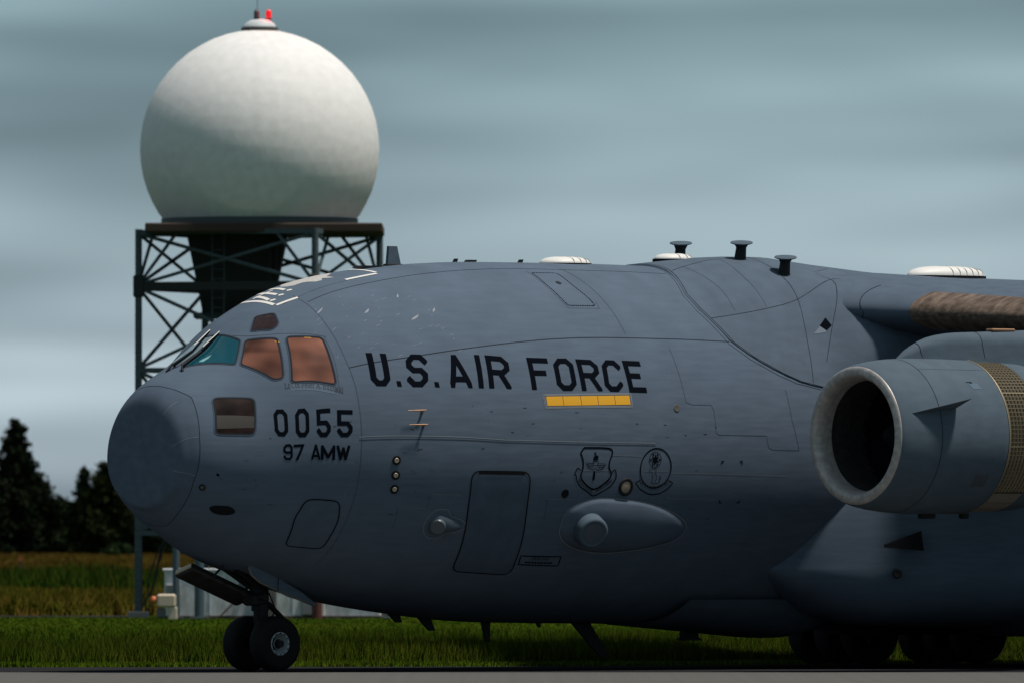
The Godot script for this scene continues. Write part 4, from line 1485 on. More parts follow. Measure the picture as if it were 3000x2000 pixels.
	# round lamps in a column, and other round fittings
	for c in [[0.853, -7.15], [0.87, -12.71], [0.897, -18.05]]:
		var f := hull_frame(0, Vector2(c[0], c[1]))
		var m := MB.new()
		m.lathe([[0.0, 0.088], [0.012, 0.088], [0.02, 0.078], [0.008, 0.06], [0.004, 0.0]], f.origin, f.basis.y, 24)
		var lo := put("round_port", m, M.dark, A)
		var b := MB.new()
		b.lathe([[0.004, 0.05], [0.022, 0.046], [0.03, 0.034], [0.02, 0.022], [0.018, 0.0]], f.origin, f.basis.y, 20)
		put("port_ring", b, M.beige, lo)
	for c in [[6.239, -14.31, 0.155, 0], [4.77, -16.9, 0.088, 1], [-2.495, -26.85, 0.055, 0], [7.481, 10.9, 0.075, 2]]:
		var f := hull_frame(0, Vector2(c[0], c[1]))
		var m := MB.new()
		var r: float = c[2]
		if c[3] == 0:
			m.lathe([[0.0, r * 1.15], [0.02, r * 1.1], [0.03, r * 0.85], [0.012, r * 0.72]], f.origin, f.basis.y, 28)
			var lo := put("lamp_housing", m, M.dark_steel, A)
			var b := MB.new()
			b.lathe([[0.012, r * 0.72], [0.018, r * 0.6], [0.026, r * 0.3], [0.028, 0.0]], f.origin, f.basis.y, 24)
			put("lens", b, M.beige if c[0] > 0.0 else paint(0.12, 0.11, 0.1, 0.4), lo)
		elif c[3] == 1:
			m.lathe([[0.006, r], [0.01, r * 0.9], [0.005, 0.0]], f.origin, f.basis.y, 24)
			put("drain_port", m, M.dark, A)
		else:
			m.lathe([[0.0, r], [0.012, r * 0.95], [0.006, r * 0.8], [0.004, 0.0]], f.origin, f.basis.y, 24)
			put("vent_cap", m, paint(0.09, 0.085, 0.08, 0.6), A)
	var cap := MB.new()
	drape(cap, 0, [rounded([[-2.22, -38.6], [-1.95, -34.6], [-1.8, -37.6], [-1.86, -41.5], [-2.1, -45.6], [-2.26, -43.0]], 0.12, 0.035)], 0.006, 0.06, 1.5)
	put("air_inlet", cap, M.dark, A)
	var sq := MB.new()
	drape(sq, 0, [poly([[-2.335, -12.0], [-2.285, -12.6], [-2.285, -14.4], [-2.335, -13.9]])], 0.006)
	put("pressure_port", sq, M.black, A)
	# pitot probes
	for c in [[1.41, 9.94], [1.415, 5.12]]:
		var f := hull_frame(0, Vector2(c[0], c[1]))
		var m := MB.new()
		m.tube([f.origin, f * Vector3(-0.02, 0.07, 0), f * Vector3(-0.06, 0.13, 0)], [0.035, 0.025, 0.016], 8)
		var po := put("pitot_probe", m, M.bronze, A)
		var t := MB.new()
		t.tube([f * Vector3(0.02, 0.13, 0), f * Vector3(-0.2, 0.135, 0), f * Vector3(-0.38, 0.135, 0)], [0.014, 0.014, 0.007], 8)
		put("probe_tip", t, M.bronze, po)
	# teardrop blister ahead of the door
	blister(A, "sensor_blister", Vector2(2.03, -30.4), [1.84, 2.62], 3.9, 0.16, 0.13)
	# the large oval pod behind it, with its round turret
	var pod := [[4.865, -29.67], [4.89, -23.02], [5.161, -19.99], [5.598, -18.18], [6.166, -18.31], [6.77, -19.24], [7.297, -21.14], [7.752, -24.04], [8.005, -27.33], [7.928, -31.3], [7.606, -33.96], [6.89, -36.47], [6.041, -37.59], [5.404, -35.93], [5.03, -33.06]]
	var ring_ := smooth(pod + [pod[0]], 6)
	ring_.pop_back()
	var rows := []
	var cen := Vector2(6.15, -28.2)
	for i in 15:
		var s := 1.0 - i / 14.0
		var hgt := 0.03 * smoothstep(0.0, 0.04, 1.0 - s) + 0.12 * pow(maxf(0.0, 1.0 - pow(s / 0.95, 2.0)), 0.9)
		var row := PackedVector3Array()
		for p in ring_:
			row.append(surf(0, cen.lerp(p, s), hgt + (0.0 if i > 0 else -0.02)))
		rows.append(row)
	var pm := MB.new()
	pm.grid(rows, true, hull(6.15, -28.2, -0.8))
	var po := put("sensor_pod", pm, M.skin, A, "large oval blister with a round turret")
	seam(po, ring_, 0.02, M.seam_light, 0, "pod_rim", 0.012, true)
	var fr := hull_frame(0, Vector2(5.5, -28.0), 0.03)
	var dirn := (fr.basis.y * 0.9 - fr.basis.x * 0.2 + Vector3(0, 0.12, 0)).normalized()
	var tu := MB.new()
	tu.lathe([[-0.1, 0.34], [0.3, 0.31], [0.34, 0.28], [0.35, 0.235], [0.33, 0.225], [0.33, 0.0]], fr.origin, dirn, 32)
	var tn := put("turret", tu, M.cowl, po)
	tn.set_meta("label", "round turret of the oval blister")
	var tl := MB.new()
	tl.lathe([[0.332, 0.2], [0.338, 0.19], [0.338, 0.0]], fr.origin, dirn, 32)
	put("turret_window", tl, paint(0.075, 0.1, 0.13, 0.3), po)
	# aerials on the crown
	var bl := MB.new()
	var y0 := hull(3.25, 90).y - 0.02
	bl.prism([[-0.17, 0.0], [0.17, 0.0], [0.07, 0.385], [-0.13, 0.385]], Vector3(3.25, y0, 0), Vector3.RIGHT, Vector3.UP, Vector3.BACK, 0.07)
	var bo := put("blade_aerial", bl, M.cowl, A)
	var bb := MB.new()
	bb.slab(Vector3(3.25, y0 + 0.02, 0), Vector3(0.42, 0.05, 0.14), Basis(), 0.015)
	put("aerial_base", bb, M.dark_steel, bo)
	for p in [[2.6, 0.5, 0.05, 0.3], [4.78, 0.09, 0.075, 0.05], [5.16, 0.22, 0.05, 0.12], [6.42, 0.1, 0.07, 0.05]]:
		var m := MB.new()
		m.prism([[-p[1] / 2.0, 0.0], [p[1] / 2.0, 0.0], [p[1] / 2.0 + 0.03, p[2]], [-p[1] / 2.0 + 0.05, p[2]]], Vector3(p[0], hull(p[0], 90).y - 0.01, 0), Vector3.RIGHT, Vector3.UP, Vector3.BACK, p[3])
		put("small_aerial", m, M.dark_steel, A)
	white_dome(A, Vector3(7.56, hull(7.56, 90).y - 0.01, 0.0), Vector3(0.56, 0.14, 0.4), 4)
	white_dome(A, Vector3(10.55, hull(10.55, 90).y + proud(10.55, 90) - 0.01, -0.25), Vector3(0.42, 0.12, 0.3), 3)
	white_dome(A, Vector3(17.5, hull(17.5, 90).y + 0.03, 0.0), Vector3(0.98, 0.2, 0.4), 6)
	for c in [[11.8, 64.5, 0.0], [11.5, 80.0, 0.0], [11.4, 106.5, 0.12]]:
		var f := hull_frame(2, Vector2(c[0], c[1]))
		var b := f.origin
		var m := MB.new()
		var up := Vector3(0, 1, 0)
		var rows2 := []
		for i in 6:
			var t := i / 5.0
			var r := PackedVector3Array()
			var wid := lerpf(0.15, 0.115, t) + (0.06 if i == 5 else 0.0)
			for k in 16:
				var an := TAU * k / 16.0
				r.append(b + up * (-0.08 + (0.38 + c[2]) * t) + Vector3(cos(an) * wid + 0.05 * t, 0, sin(an) * wid * 0.5))
			rows2.append(r)
		m.grid(rows2, true, b + up * 0.15)
		var so := put("disc_aerial", m, M.dark_steel, A)
		var dk := MB.new()
		var ct: Vector3 = b + up * (0.3 + c[2]) + Vector3(0.05, 0, 0)
		var tilt := (up + Vector3(f.basis.y.x, 0, f.basis.y.z) * 0.03 + Vector3(-0.11, 0, 0.14)).normalized()
		dk.lathe([[0.0, 0.0], [0.0, 0.19], [0.015, 0.222], [0.035, 0.215], [0.045, 0.0]], ct, tilt, 28)
		put("aerial_disc", dk, M.cowl, so)
	# blades under the belly
	for p in [[3.25, 0.27, 0.18, 0.12], [4.0, 0.3, 0.26, 0.2], [5.55, 0.2, 0.4, 0.05], [6.88, 0.09, 0.1, 0.03], [7.95, 0.46, 0.68, 0.62]]:
		var y := hull(p[0], -90).y + 0.02
		var m := MB.new()
		m.prism([[-p[1] / 2.0, 0.0], [p[1] / 2.0, 0.0], [p[1] * 0.28 + p[3], -p[2]], [-p[1] * 0.22 + p[3], -p[2]]], Vector3(p[0], y, 0), Vector3.RIGHT, Vector3.UP, Vector3.BACK, 0.06)
		put("belly_aerial", m, M.dark_steel, A)
	var td := MB.new()
	td.prism([[-0.2, 0.1], [0.2, 0.1], [0.2, -0.12], [0.27, -0.15], [0.27, -0.18], [-0.27, -0.18], [-0.27, -0.15], [-0.2, -0.12]], Vector3(10.75, 0.72, 0), Vector3.RIGHT, Vector3.UP, Vector3.BACK, 0.12)
	put("drain_mast", td, M.dark_steel, A)

func blister(A: Node, called: String, c: Vector2, span: Array, dh: float, r: float, out: float) -> void:
	var rows := []
	for i in 13:
		var s := 1.0 - i / 12.0
		var row := PackedVector3Array()
		for k in 32:
			var t := TAU * k / 32.0
			var x := cos(t)
			var reach: float = (span[1] - c.x) if x > 0.0 else (c.x - span[0])
			var p := c + Vector2(x * reach, sin(t) * dh * (1.0 if x < 0.0 else pow(1.0 - x * 0.75, 0.6))) * s
			row.append(surf(0, p, out * sqrt(maxf(0.0, 1.0 - s * s)) + (0.0 if i > 0 else -0.01)))
		rows.append(row)
	var m := MB.new()
	m.grid(rows, true, hull(c.x, c.y, -0.5))
	var o := put(called, m, M.cowl, A, "small teardrop blister ahead of the crew door")
	var f := hull_frame(0, c, out * 0.55)
	var e := MB.new()
	var d := (f.basis.y - f.basis.x * 0.55).normalized()
	e.lathe([[0.0, r], [0.07, r * 0.95], [0.085, r * 0.8], [0.075, r * 0.62], [0.08, 0.0]], f.origin - f.basis.x * 0.03, d, 28)
	put("sensor_window", e, paint(0.085, 0.11, 0.13, 0.35), o)
	var pad := []
	for k in 32:
		var t := TAU * k / 32.0
		pad.append([c.x + cos(t) * (0.66 if cos(t) > 0.0 else 0.28), c.y + sin(t) * dh * (1.5 if cos(t) < 0.2 else 0.9)])
	seam(o, pad, 0.014, M.seam_light, 0, "blister_pad", 0.005, true)

func white_dome(A: Node, c: Vector3, half: Vector3, ribs: int) -> void:
	var rows := []
	for i in 10:
		var la := PI / 2.0 * i / 9.0
		var r := PackedVector3Array()
		for k in 40:
			var t := TAU * k / 40.0
			r.append(c + Vector3(cos(t) * cos(la) ** 0.6 * half.x, sin(la) * half.y, sin(t) * cos(la) ** 0.6 * half.z))
		rows.append(r)
	var m := MB.new()
	m.grid(rows, true, c)
	var o := put("satellite_aerial", m, M.white, A)
	var b := MB.new()
	var low := []
	for dy in [-0.05, 0.012]:
		var r := PackedVector3Array()
		for k in 40:
			var t := TAU * k / 40.0
			r.append(c + Vector3(cos(t) * (half.x + 0.03), dy, sin(t) * (half.z + 0.03)))
		low.append(r)
	b.grid(low, true, c - Vector3(0, 0.02, 0))
	b.fan(low[1], c + Vector3(0, 0.012, 0), Vector3.UP)
	put("aerial_base", b, M.dark, o)
	for k in ribs:
		var x := lerpf(-0.15, 0.8, float(k) / maxf(1.0, ribs - 1.0))
		var pts := []
		var rad := []
		for i in 13:
			var t := PI * i / 12.0
			var w := pow(1.0 - x * x, 0.5)
			pts.append(c + Vector3(x * half.x, sin(t) ** 0.6 * half.y * w ** 0.5 + 0.002, cos(t) * half.z * w))
			rad.append(0.007)
		var rb := MB.new()
		rb.tube(pts, rad, 5, false)
		put("rib", rb, paint(0.35, 0.33, 0.3, 0.7), o)

# ---------------------------------------------------------------- wing and its fairing
func airfoil(l: float, s: float, off: float) -> Vector3:
	var c := lin([1.0, 2.6, 12.0, 25.5], [11.0, 10.5, 7.0, 2.9], l)
	var flare := maxf(0.0, 3.8 - l) ** 2
	var le := 11.24 + 0.466 * l - 0.1 * flare
	var y0 := 7.0 - 0.056 * (l - 2.6)
	var x := s * s
	var t := lin([1.0, 2.6, 12.0, 25.5], [0.125, 0.125, 0.115, 0.1], l) * 5.0 * (0.2969 * sqrt(x) - 0.126 * x - 0.3516 * x * x + 0.2843 * x * x * x - 0.1036 * x * x * x * x)
	var sg := 1.0 if s >= 0.0 else -1.0
	var q := Vector2(x * c, t * c * sg * (1.0 if sg > 0.0 else 0.85))
	if off != 0.0:
		var dx := -1.0 if absf(s) < 0.02 else -0.5 / (0.5 + absf(s) * 6.0)
		q += Vector2(dx, sg * (1.0 - absf(dx) * 0.7)).normalized() * off
	return Vector3(le + q.x, y0 + q.y - x * c * 0.012, l)

func wing_and_fairing(A: Node) -> void:
	# fairing over the wing root
	var rows := []
	var degs := [14.4]
	var d := 15.0
	while d <= 165.01:
		degs.append(d)
		d += 2.5 if d < 60.0 or d >= 120.0 else 5.0
	degs.append(165.6)
	for g in degs:
		var r := PackedVector3Array()
		var dd := clampf(g, 15.0, 165.0)
		var lip: bool = g != dd
		var a0 := fairing_front(dd)
		r.append(surf(0, Vector2(a0 - 0.02, dd), -0.02))
		for i in 70:
			var a := lerpf(a0, 26.0, pow(i / 69.0, 1.6))
			r.append(surf(2 if not lip else 0, Vector2(a, g), 0.0 if not lip else -0.02))
		rows.append(r)
	var fm := MB.new()
	fm.grid(rows, false, Vector3(14, 5.0, 0))
	var F := put("wing_root_fairing", fm, M.skin_fairing, A)
	# lip strip and seams on the fairing
	var lipp := []
	for k in 28:
		var g := lerpf(88.0, 15.5, k / 27.0)
		lipp.append([fairing_front(g) + 0.05, g])
	seam(F, lipp, 0.013, M.seam, 2, "fairing_seam")
	var lip2 := []
	for p in lipp:
		lip2.append([p[0] - 0.13, p[1] - 0.7])
	seam(F, lip2, 0.009, M.seam, 0, "fairing_seam")
	for p in [[[11.9, 86], [11.85, 80], [11.68, 63.7], [11.56, 51.5], [11.35, 38], [11.1, 20.5]], [[12.72, 67.5], [12.66, 57.7], [12.4, 50], [12.0, 39.8], [11.6, 27.9]], [[9.15, 43.9], [10.68, 47.7], [11.565, 51.2], [12.5, 57.3], [13.4, 63.5]], [[9.44, 73.2], [10.2, 78.0], [11.2, 82.5], [12.3, 84.5]]]:
		seam(F, smooth(p), 0.012, M.seam, 2, "fairing_seam")
	for p in [[[9.84, 75], [9.895, 62], [9.896, 54.7], [9.837, 47.0]], [[11.0, 80], [10.75, 65], [10.7, 56], [10.675, 48.2]], [[13.6, 76.0], [13.0, 70.0], [12.72, 67.5]]]:
		seam(F, smooth(p), 0.01, M.seam_soft, 2, "fairing_seam")
	var sc := MB.new()
	drape(sc, 2, [poly([[11.93, 43.0], [11.99, 40.0], [11.85, 38.6], [11.74, 40.6]])], 0.006, 0.1, 1.5)
	var so := put("cooling_scoop", sc, M.black, F)
	var sl := MB.new()
	drape(sl, 2, [poly([[11.74, 40.4], [11.84, 38.6], [11.8, 38.0], [11.53, 37.9], [11.62, 38.9]])], 0.008, 0.1, 1.5)
	put("scoop_lip", sl, paint(0.14, 0.18, 0.23, 0.8), so)
	# wing
	for side in [1.0, -1.0]:
		var w := MB.new()
		var wr := []
		for l in [1.0, 1.4, 1.8, 2.2, 2.6, 3.0, 3.4, 3.8, 4.4, 5.6, 7.0, 9.0, 12.0, 16.0, 20.0, 24.0, 25.5]:
			var r := PackedVector3Array()
			for i in 81:
				var p := airfoil(l, -1.0 + 2.0 * i / 80.0, 0.0)
				r.append(Vector3(p.x, p.y, p.z * side))
			wr.append(r)
		w.grid(wr, false, Vector3(17, 6.8, 10 * side))
		var W := put("wing", w, M.skin_fairing, A, "near wing" if side > 0.0 else "far wing")
		for span in ([[3.9, 12.0], [12.1, 24.0]] if side > 0.0 else [[3.9, 24.0]]):
			var s := MB.new()
			var sr := []
			for k in 14:
				var l := lerpf(span[0], span[1], k / 13.0)
				var r := PackedVector3Array()
				for i in 25:
					var q := lerpf(-0.24, 0.265, i / 24.0)
					var p := airfoil(l, q, 0.014 if i > 0 and i < 24 else -0.004)
					r.append(Vector3(p.x, p.y, p.z * side))
				sr.append(r)
			s.grid(sr, false, airfoil(8.0, 0.4, 0) * Vector3(1, 1, side) + Vector3(1, -0.3, 0))
			put("slat", s, M.slat, W, "bare metal leading edge slat")
		if side > 0.0:
			# root glove seam
			var gs := MB.new()
			var pts := []
			var rad := []
			for i in 17:
				pts.append(airfoil(3.05 - 0.25 * absf(i - 6) / 8.0, lerpf(-0.22, 0.3, i / 16.0), 0.003))
				rad.append(0.009)
			gs.tube(pts, rad, 5, false)
			put("leading_edge_seam", gs, M.seam, W)
			var fl := MB.new()
			for l in [4.6, 6.2, 7.6]:
				fl.tube([airfoil(l, 0.5, 0.01), airfoil(l + 0.9, 0.5, 0.01)], [0.02, 0.02], 5)
			put("walkway_strip", fl, M.seam, W)

# ---------------------------------------------------------------- engine and pylon
func engine(A: Node) -> void:
	var X := Vector3(1, 0, 0)
	var prof := []
	for i in 30:
		var x := lerpf(0.055, 2.64, pow(i / 29.0, 1.5))
		prof.append([x, cowl(x)])
	prof.append([2.655, cowl(2.65) - 0.03])
	prof.append([2.655, 1.3])
	var m := MB.new()
	m.lathe(prof, ENG, X, 96)
	var E := put("engine_nacelle", m, M.cowl, A, "inboard engine nacelle with open thrust reverser")
	var lp := MB.new()
	var lprof := []
	for i in 15:
		var t := PI * i / 14.0
		# from outside round the highlight to the inside
		lprof.append([0.06 - 0.06 * sin(t) if i < 7 else 0.36 - 0.36 * sin(t), lerpf(cowl(0.06), 1.05, (1.0 - cos(t)) / 2.0)])
	lp.lathe(lprof, ENG, X, 96)
	put("inlet_lip", lp, M.lip, E, "bare metal inlet lip")
	var du := MB.new()
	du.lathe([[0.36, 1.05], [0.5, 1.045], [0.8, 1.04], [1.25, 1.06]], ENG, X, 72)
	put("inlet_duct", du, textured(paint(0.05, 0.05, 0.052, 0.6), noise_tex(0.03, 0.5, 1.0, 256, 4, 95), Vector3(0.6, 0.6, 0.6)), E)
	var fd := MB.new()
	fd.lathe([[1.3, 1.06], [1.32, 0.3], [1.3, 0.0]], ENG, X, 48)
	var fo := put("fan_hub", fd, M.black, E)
	var fb := MB.new()
	for k in 30:
		var t := TAU * k / 30.0
		var r := Vector3(0, sin(t), cos(t))
		var s := Vector3(0, cos(t), -sin(t))
		var q := (X + s * 0.6).normalized()
		fb.face([ENG + X * 1.18 + r * 0.3 - s * 0.03, ENG + X * 1.14 + r * 1.04 - s * 0.1, ENG + X * 1.28 + r * 1.04 + s * 0.1, ENG + X * 1.28 + r * 0.3 + s * 0.03], ENG + X * 2.0)
	put("fan_blades", fb, M.black, fo).set_meta("kind", "stuff")
	var sp := MB.new()
	sp.lathe([[0.75, 0.0], [0.85, 0.13], [1.05, 0.25], [1.25, 0.31]], ENG, X, 28)
	put("spinner", sp, M.dark, fo)
	# thrust reverser cascade: hoops and ribs in front of a dark barrel
	var br := MB.new()
	br.lathe([[2.66, 1.3], [3.5, 1.28]], ENG, X, 72)
	put("reverser_barrel", br, M.black, E)
	var cs := MB.new()
	for k in 84:
		var t := deg_to_rad(-228.0 + 276.0 * k / 83.0)
		var r := Vector3(0, sin(t + PI / 2.0), cos(t + PI / 2.0))
		var s := Vector3(0, r.z, -r.y)
		var big := k % 13 == 0
		var b := Basis(X, r, X.cross(r))
		cs.box(ENG + X * 3.06 + r * 1.405, Vector3(0.8, 0.05 if not big else 0.06, 0.006 if not big else 0.018), b)
	for k in 9:
		var x := 2.7 + 0.088 * k
		var rows := []
		for e in [[0.0, 1.36], [0.03, 1.436], [0.044, 1.434], [0.014, 1.355]]:
			var r := PackedVector3Array()
			for j in 93:
				var t := deg_to_rad(-138.0 + 276.0 * j / 92.0 + 90.0)
				r.append(ENG + X * (x + e[0]) + Vector3(0, sin(t), cos(t)) * e[1])
			rows.append(r)
		cs.grid(rows, false, ENG + X * x)
	put("reverser_cascade", cs, M.cascade, E, "gilded grille of the open thrust reverser")
	var rg := MB.new()
	rg.lathe([[2.65, 1.475], [2.665, 1.482], [2.69, 1.47], [2.69, 1.4]], ENG, X, 96)
	put("cascade_ring", rg, M.cascade, E)
	for k in 6:
		var t0 := -138.0 - 2.0 - 13.0 * k
		var pb := MB.new()
		var rows := []
		for x in [2.7, 3.1, 3.46]:
			var r := PackedVector3Array()
			for j in 7:
				var t := deg_to_rad(t0 - 12.5 * j / 6.0 + 90.0)
				r.append(ENG + X * x + Vector3(0, sin(t), cos(t)) * 1.43)
			rows.append(r)
		pb.grid(rows, false, ENG + X * 3.0)
		put("blocker_panel", pb, M.panel_beige, E)
	var sv := MB.new()
	sv.lathe([[3.47, 1.28], [3.47, 1.41], [3.49, 1.435], [3.9, 1.41], [4.6, 1.29], [5.3, 1.1], [5.3, 1.05]], ENG, X, 72)
	put("reverser_sleeve", sv, M.cowl, E)
	var nz := MB.new()
	nz.lathe([[4.8, 0.95], [5.6, 0.8], [6.1, 0.6], [6.1, 0.5], [6.7, 0.1], [6.75, 0.0]], ENG, X, 40)
	put("exhaust_cone", nz, M.dark_steel, E)
	var ring_ := []
	for k in 73:
		ring_.append([0.95, -180.0 + 5.0 * k])
	seam(E, ring_, 0.014, M.seam, 1, "panel_seam")
	for p in [[[0.95, 60.0], [1.6, 58.0], [2.6, 58.0]]]:
		seam(E, p, 0.008, M.seam_soft, 1, "panel_seam")
	# strake
	var rows := []
	var st := [[0.3, 0.0, 17.5], [0.6, 0.16, 18.4], [1.0, 0.34, 19.6], [1.34, 0.5, 20.6], [1.36, 0.0, 20.6]]
	var sk := MB.new()
	for e in [0.012, -0.012]:
		var r := PackedVector3Array()
		var r2 := PackedVector3Array()
		for q in st:
			r.append(surf(1, Vector2(q[0], q[2]), -0.02) + Vector3(0, e, 0))
			r2.append(surf(1, Vector2(q[0], q[2]), q[1]) + Vector3(0, e * 0.3, 0))
		rows.append(r)
		rows.append(r2)
	for i in st.size() - 1:
		var mid: Vector3 = (rows[0][i] + rows[3][i + 1]) / 2.0
		sk.face([rows[0][i], rows[0][i + 1], rows[1][i + 1], rows[1][i]], mid - Vector3(0, 0.1, 0))
		sk.face([rows[2][i], rows[2][i + 1], rows[3][i + 1], rows[3][i]], mid + Vector3(0, 0.1, 0))
		sk.face([rows[1][i], rows[1][i + 1], rows[3][i + 1], rows[3][i]], surf(1, Vector2(st[i][0], 18), -0.5))
	put("strake", sk, M.cowl, E)
	# small flush intake and patch
	var ni := MB.new()
	drape(ni, 1, [poly([[1.86, 43.5], [2.02, 41.5], [2.02, 43.5]])], 0.005, 0.1, 3.0)
	put("flush_intake", ni, M.black, E)
	var nb := MB.new()
	drape(nb, 1, [poly([[1.9, 43.0], [2.16, 42.0], [2.2, 36.5], [1.98, 37.0]])], 0.004, 0.1, 3.0)
	put("intake_panel", nb, paint(0.108, 0.158, 0.212, 0.85, 0.0, 0.3), E)
	var pt := MB.new()
	drape(pt, 1, [poly([[1.95, -30], [2.3, -30], [2.3, -41], [1.95, -41]])], 0.004, 0.1, 3.0)
	put("repair_patch", pt, paint(0.06, 0.075, 0.095, 0.6), E)
	for p in [[1.85, 0.22], [2.8, 0.1]]:
		var db := MB.new()
		db.slab(ENG + Vector3(p[0], -1.5, 0.0), Vector3(p[1] * 1.6, 0.14, 0.15), Basis(), 0.02)
		put("drain_box", db, M.dark_steel, E)
	# pylon: rounded ridge that climbs from the nacelle to the wing
	var py := MB.new()
	var pr := []
	for i in 26:
		var x := lerpf(1.02, 8.2, pow(i / 25.0, 1.5))
		var top := ENG.y + lin([1.02, 1.12, 1.3, 1.6, 1.9, 2.2, 2.6, 2.96, 4.23, 6.0, 8.2], [1.42, 1.5, 1.63, 1.79, 1.89, 1.945, 1.975, 1.985, 2.03, 2.1, 2.15], x)
		var wd := lin([1.02, 1.3, 2.0, 3.5, 8.2], [0.03, 0.13, 0.22, 0.27, 0.27], x)
		var low := ENG.y + lin([1.0, 3.4, 5.0, 8.2], [1.36, 1.33, 1.2, 1.3], x)
		var r := PackedVector3Array()
		r.append(Vector3(ENG.x + x, low, ENG.z + wd * 1.15))
		for k in 13:
			var t := PI * k / 12.0
			r.append(Vector3(ENG.x + x, top - wd + wd * sin(t), ENG.z + wd * cos(t)))
		r.append(Vector3(ENG.x + x, low, ENG.z - wd * 1.15))
		pr.append(r)
	py.grid(pr, false, ENG + Vector3(4, 1.4, 0))
	py.fan(pr[0], pr[0][7] - Vector3(0.0, 0.1, 0), Vector3(-1, 0.3, 0))
	var P := put("engine_pylon", py, M.cowl, A)
	for x in [1.55, 3.05]:
		var s := MB.new()
		var pts := []
		var rad := []
		var top := ENG.y + lin([1.02, 1.12, 1.3, 1.6, 1.9, 2.2, 2.6, 2.96, 4.23], [1.42, 1.5, 1.63, 1.79, 1.89, 1.945, 1.975, 1.985, 2.03], x)
		var wd := lin([1.02, 1.3, 2.0, 3.5, 8.2], [0.03, 0.13, 0.22, 0.27, 0.27], x)
		for k in 9:
			var t := PI / 2.0 * k / 8.0
			pts.append(Vector3(ENG.x + x, top - wd + wd * cos(t), ENG.z + wd * sin(t) + 0.001))
			rad.append(0.007)
		pts.append(Vector3(ENG.x + x + 0.05, ENG.y + 1.48, ENG.z + wd * 1.1))
		rad.append(0.007)
		s.tube(pts, rad, 5, false)
		put("panel_seam", s, M.seam, P)
	var vg := MB.new()
	vg.slab(ENG + Vector3(3.75, 2.035, 0), Vector3(0.6, 0.05, 0.2), Basis(), 0.015)
	put("pylon_vent", vg, M.bronze, P)

# ---------------------------------------------------------------- landing gear, sponsons, belly
func wheel(parent: Node, c: Vector3, r: float, w: float, out: float) -> void:
	var ax := Vector3(0, 0, out)
	var m := MB.new()
	var p := []
	for i in 21:
		var t := -PI / 2.0 * 1.0 + PI * i / 20.0
		var s := sin(t)
		p.append([absf(s) ** 0.75 * signf(s) * w / 2.0, lerpf(r * 0.62, r, cos(t) ** 0.42)])
	p.push_front([-w * 0.42, r * 0.42])
	p.append([w * 0.42, r * 0.42])
	m.lathe(p, c, ax, 56)
	var tyre := put("wheel", m, M.rubber, parent)
	var h := MB.new()
	h.lathe([[w * 0.36, r * 0.42], [w * 0.44, r * 0.43], [w * 0.45, r * 0.38], [w * 0.4, r * 0.36], [w * 0.18, r * 0.28], [w * 0.12, r * 0.2]], c, ax, 40)
	put("rim", h, M.rim, tyre)
	var b := MB.new()
	b.lathe([[w * 0.1, r * 0.22], [w * 0.22, r * 0.19], [w * 0.26, r * 0.15], [w * 0.28, r * 0.08], [w * 0.36, r * 0.06], [w * 0.37, 0.0]], c, ax, 28)
	put("hub", b, M.dark_steel, tyre)
	var bt := MB.new()
	for k in 12:
		var t := TAU * k / 12.0
		bt.lathe([[w * 0.4, 0.014], [w * 0.47, 0.013], [w * 0.48, 0.0]], c + Vector3(cos(t), sin(t), 0) * r * 0.385, ax, 6)
	put("wheel_bolts", bt, M.dark_steel, tyre)
	var hr := MB.new()
	hr.lathe([[w * 0.24, r * 0.2], [w * 0.27, r * 0.19], [w * 0.25, r * 0.18]], c, ax, 28)
	put("hub_ring", hr, M.rim, tyre)

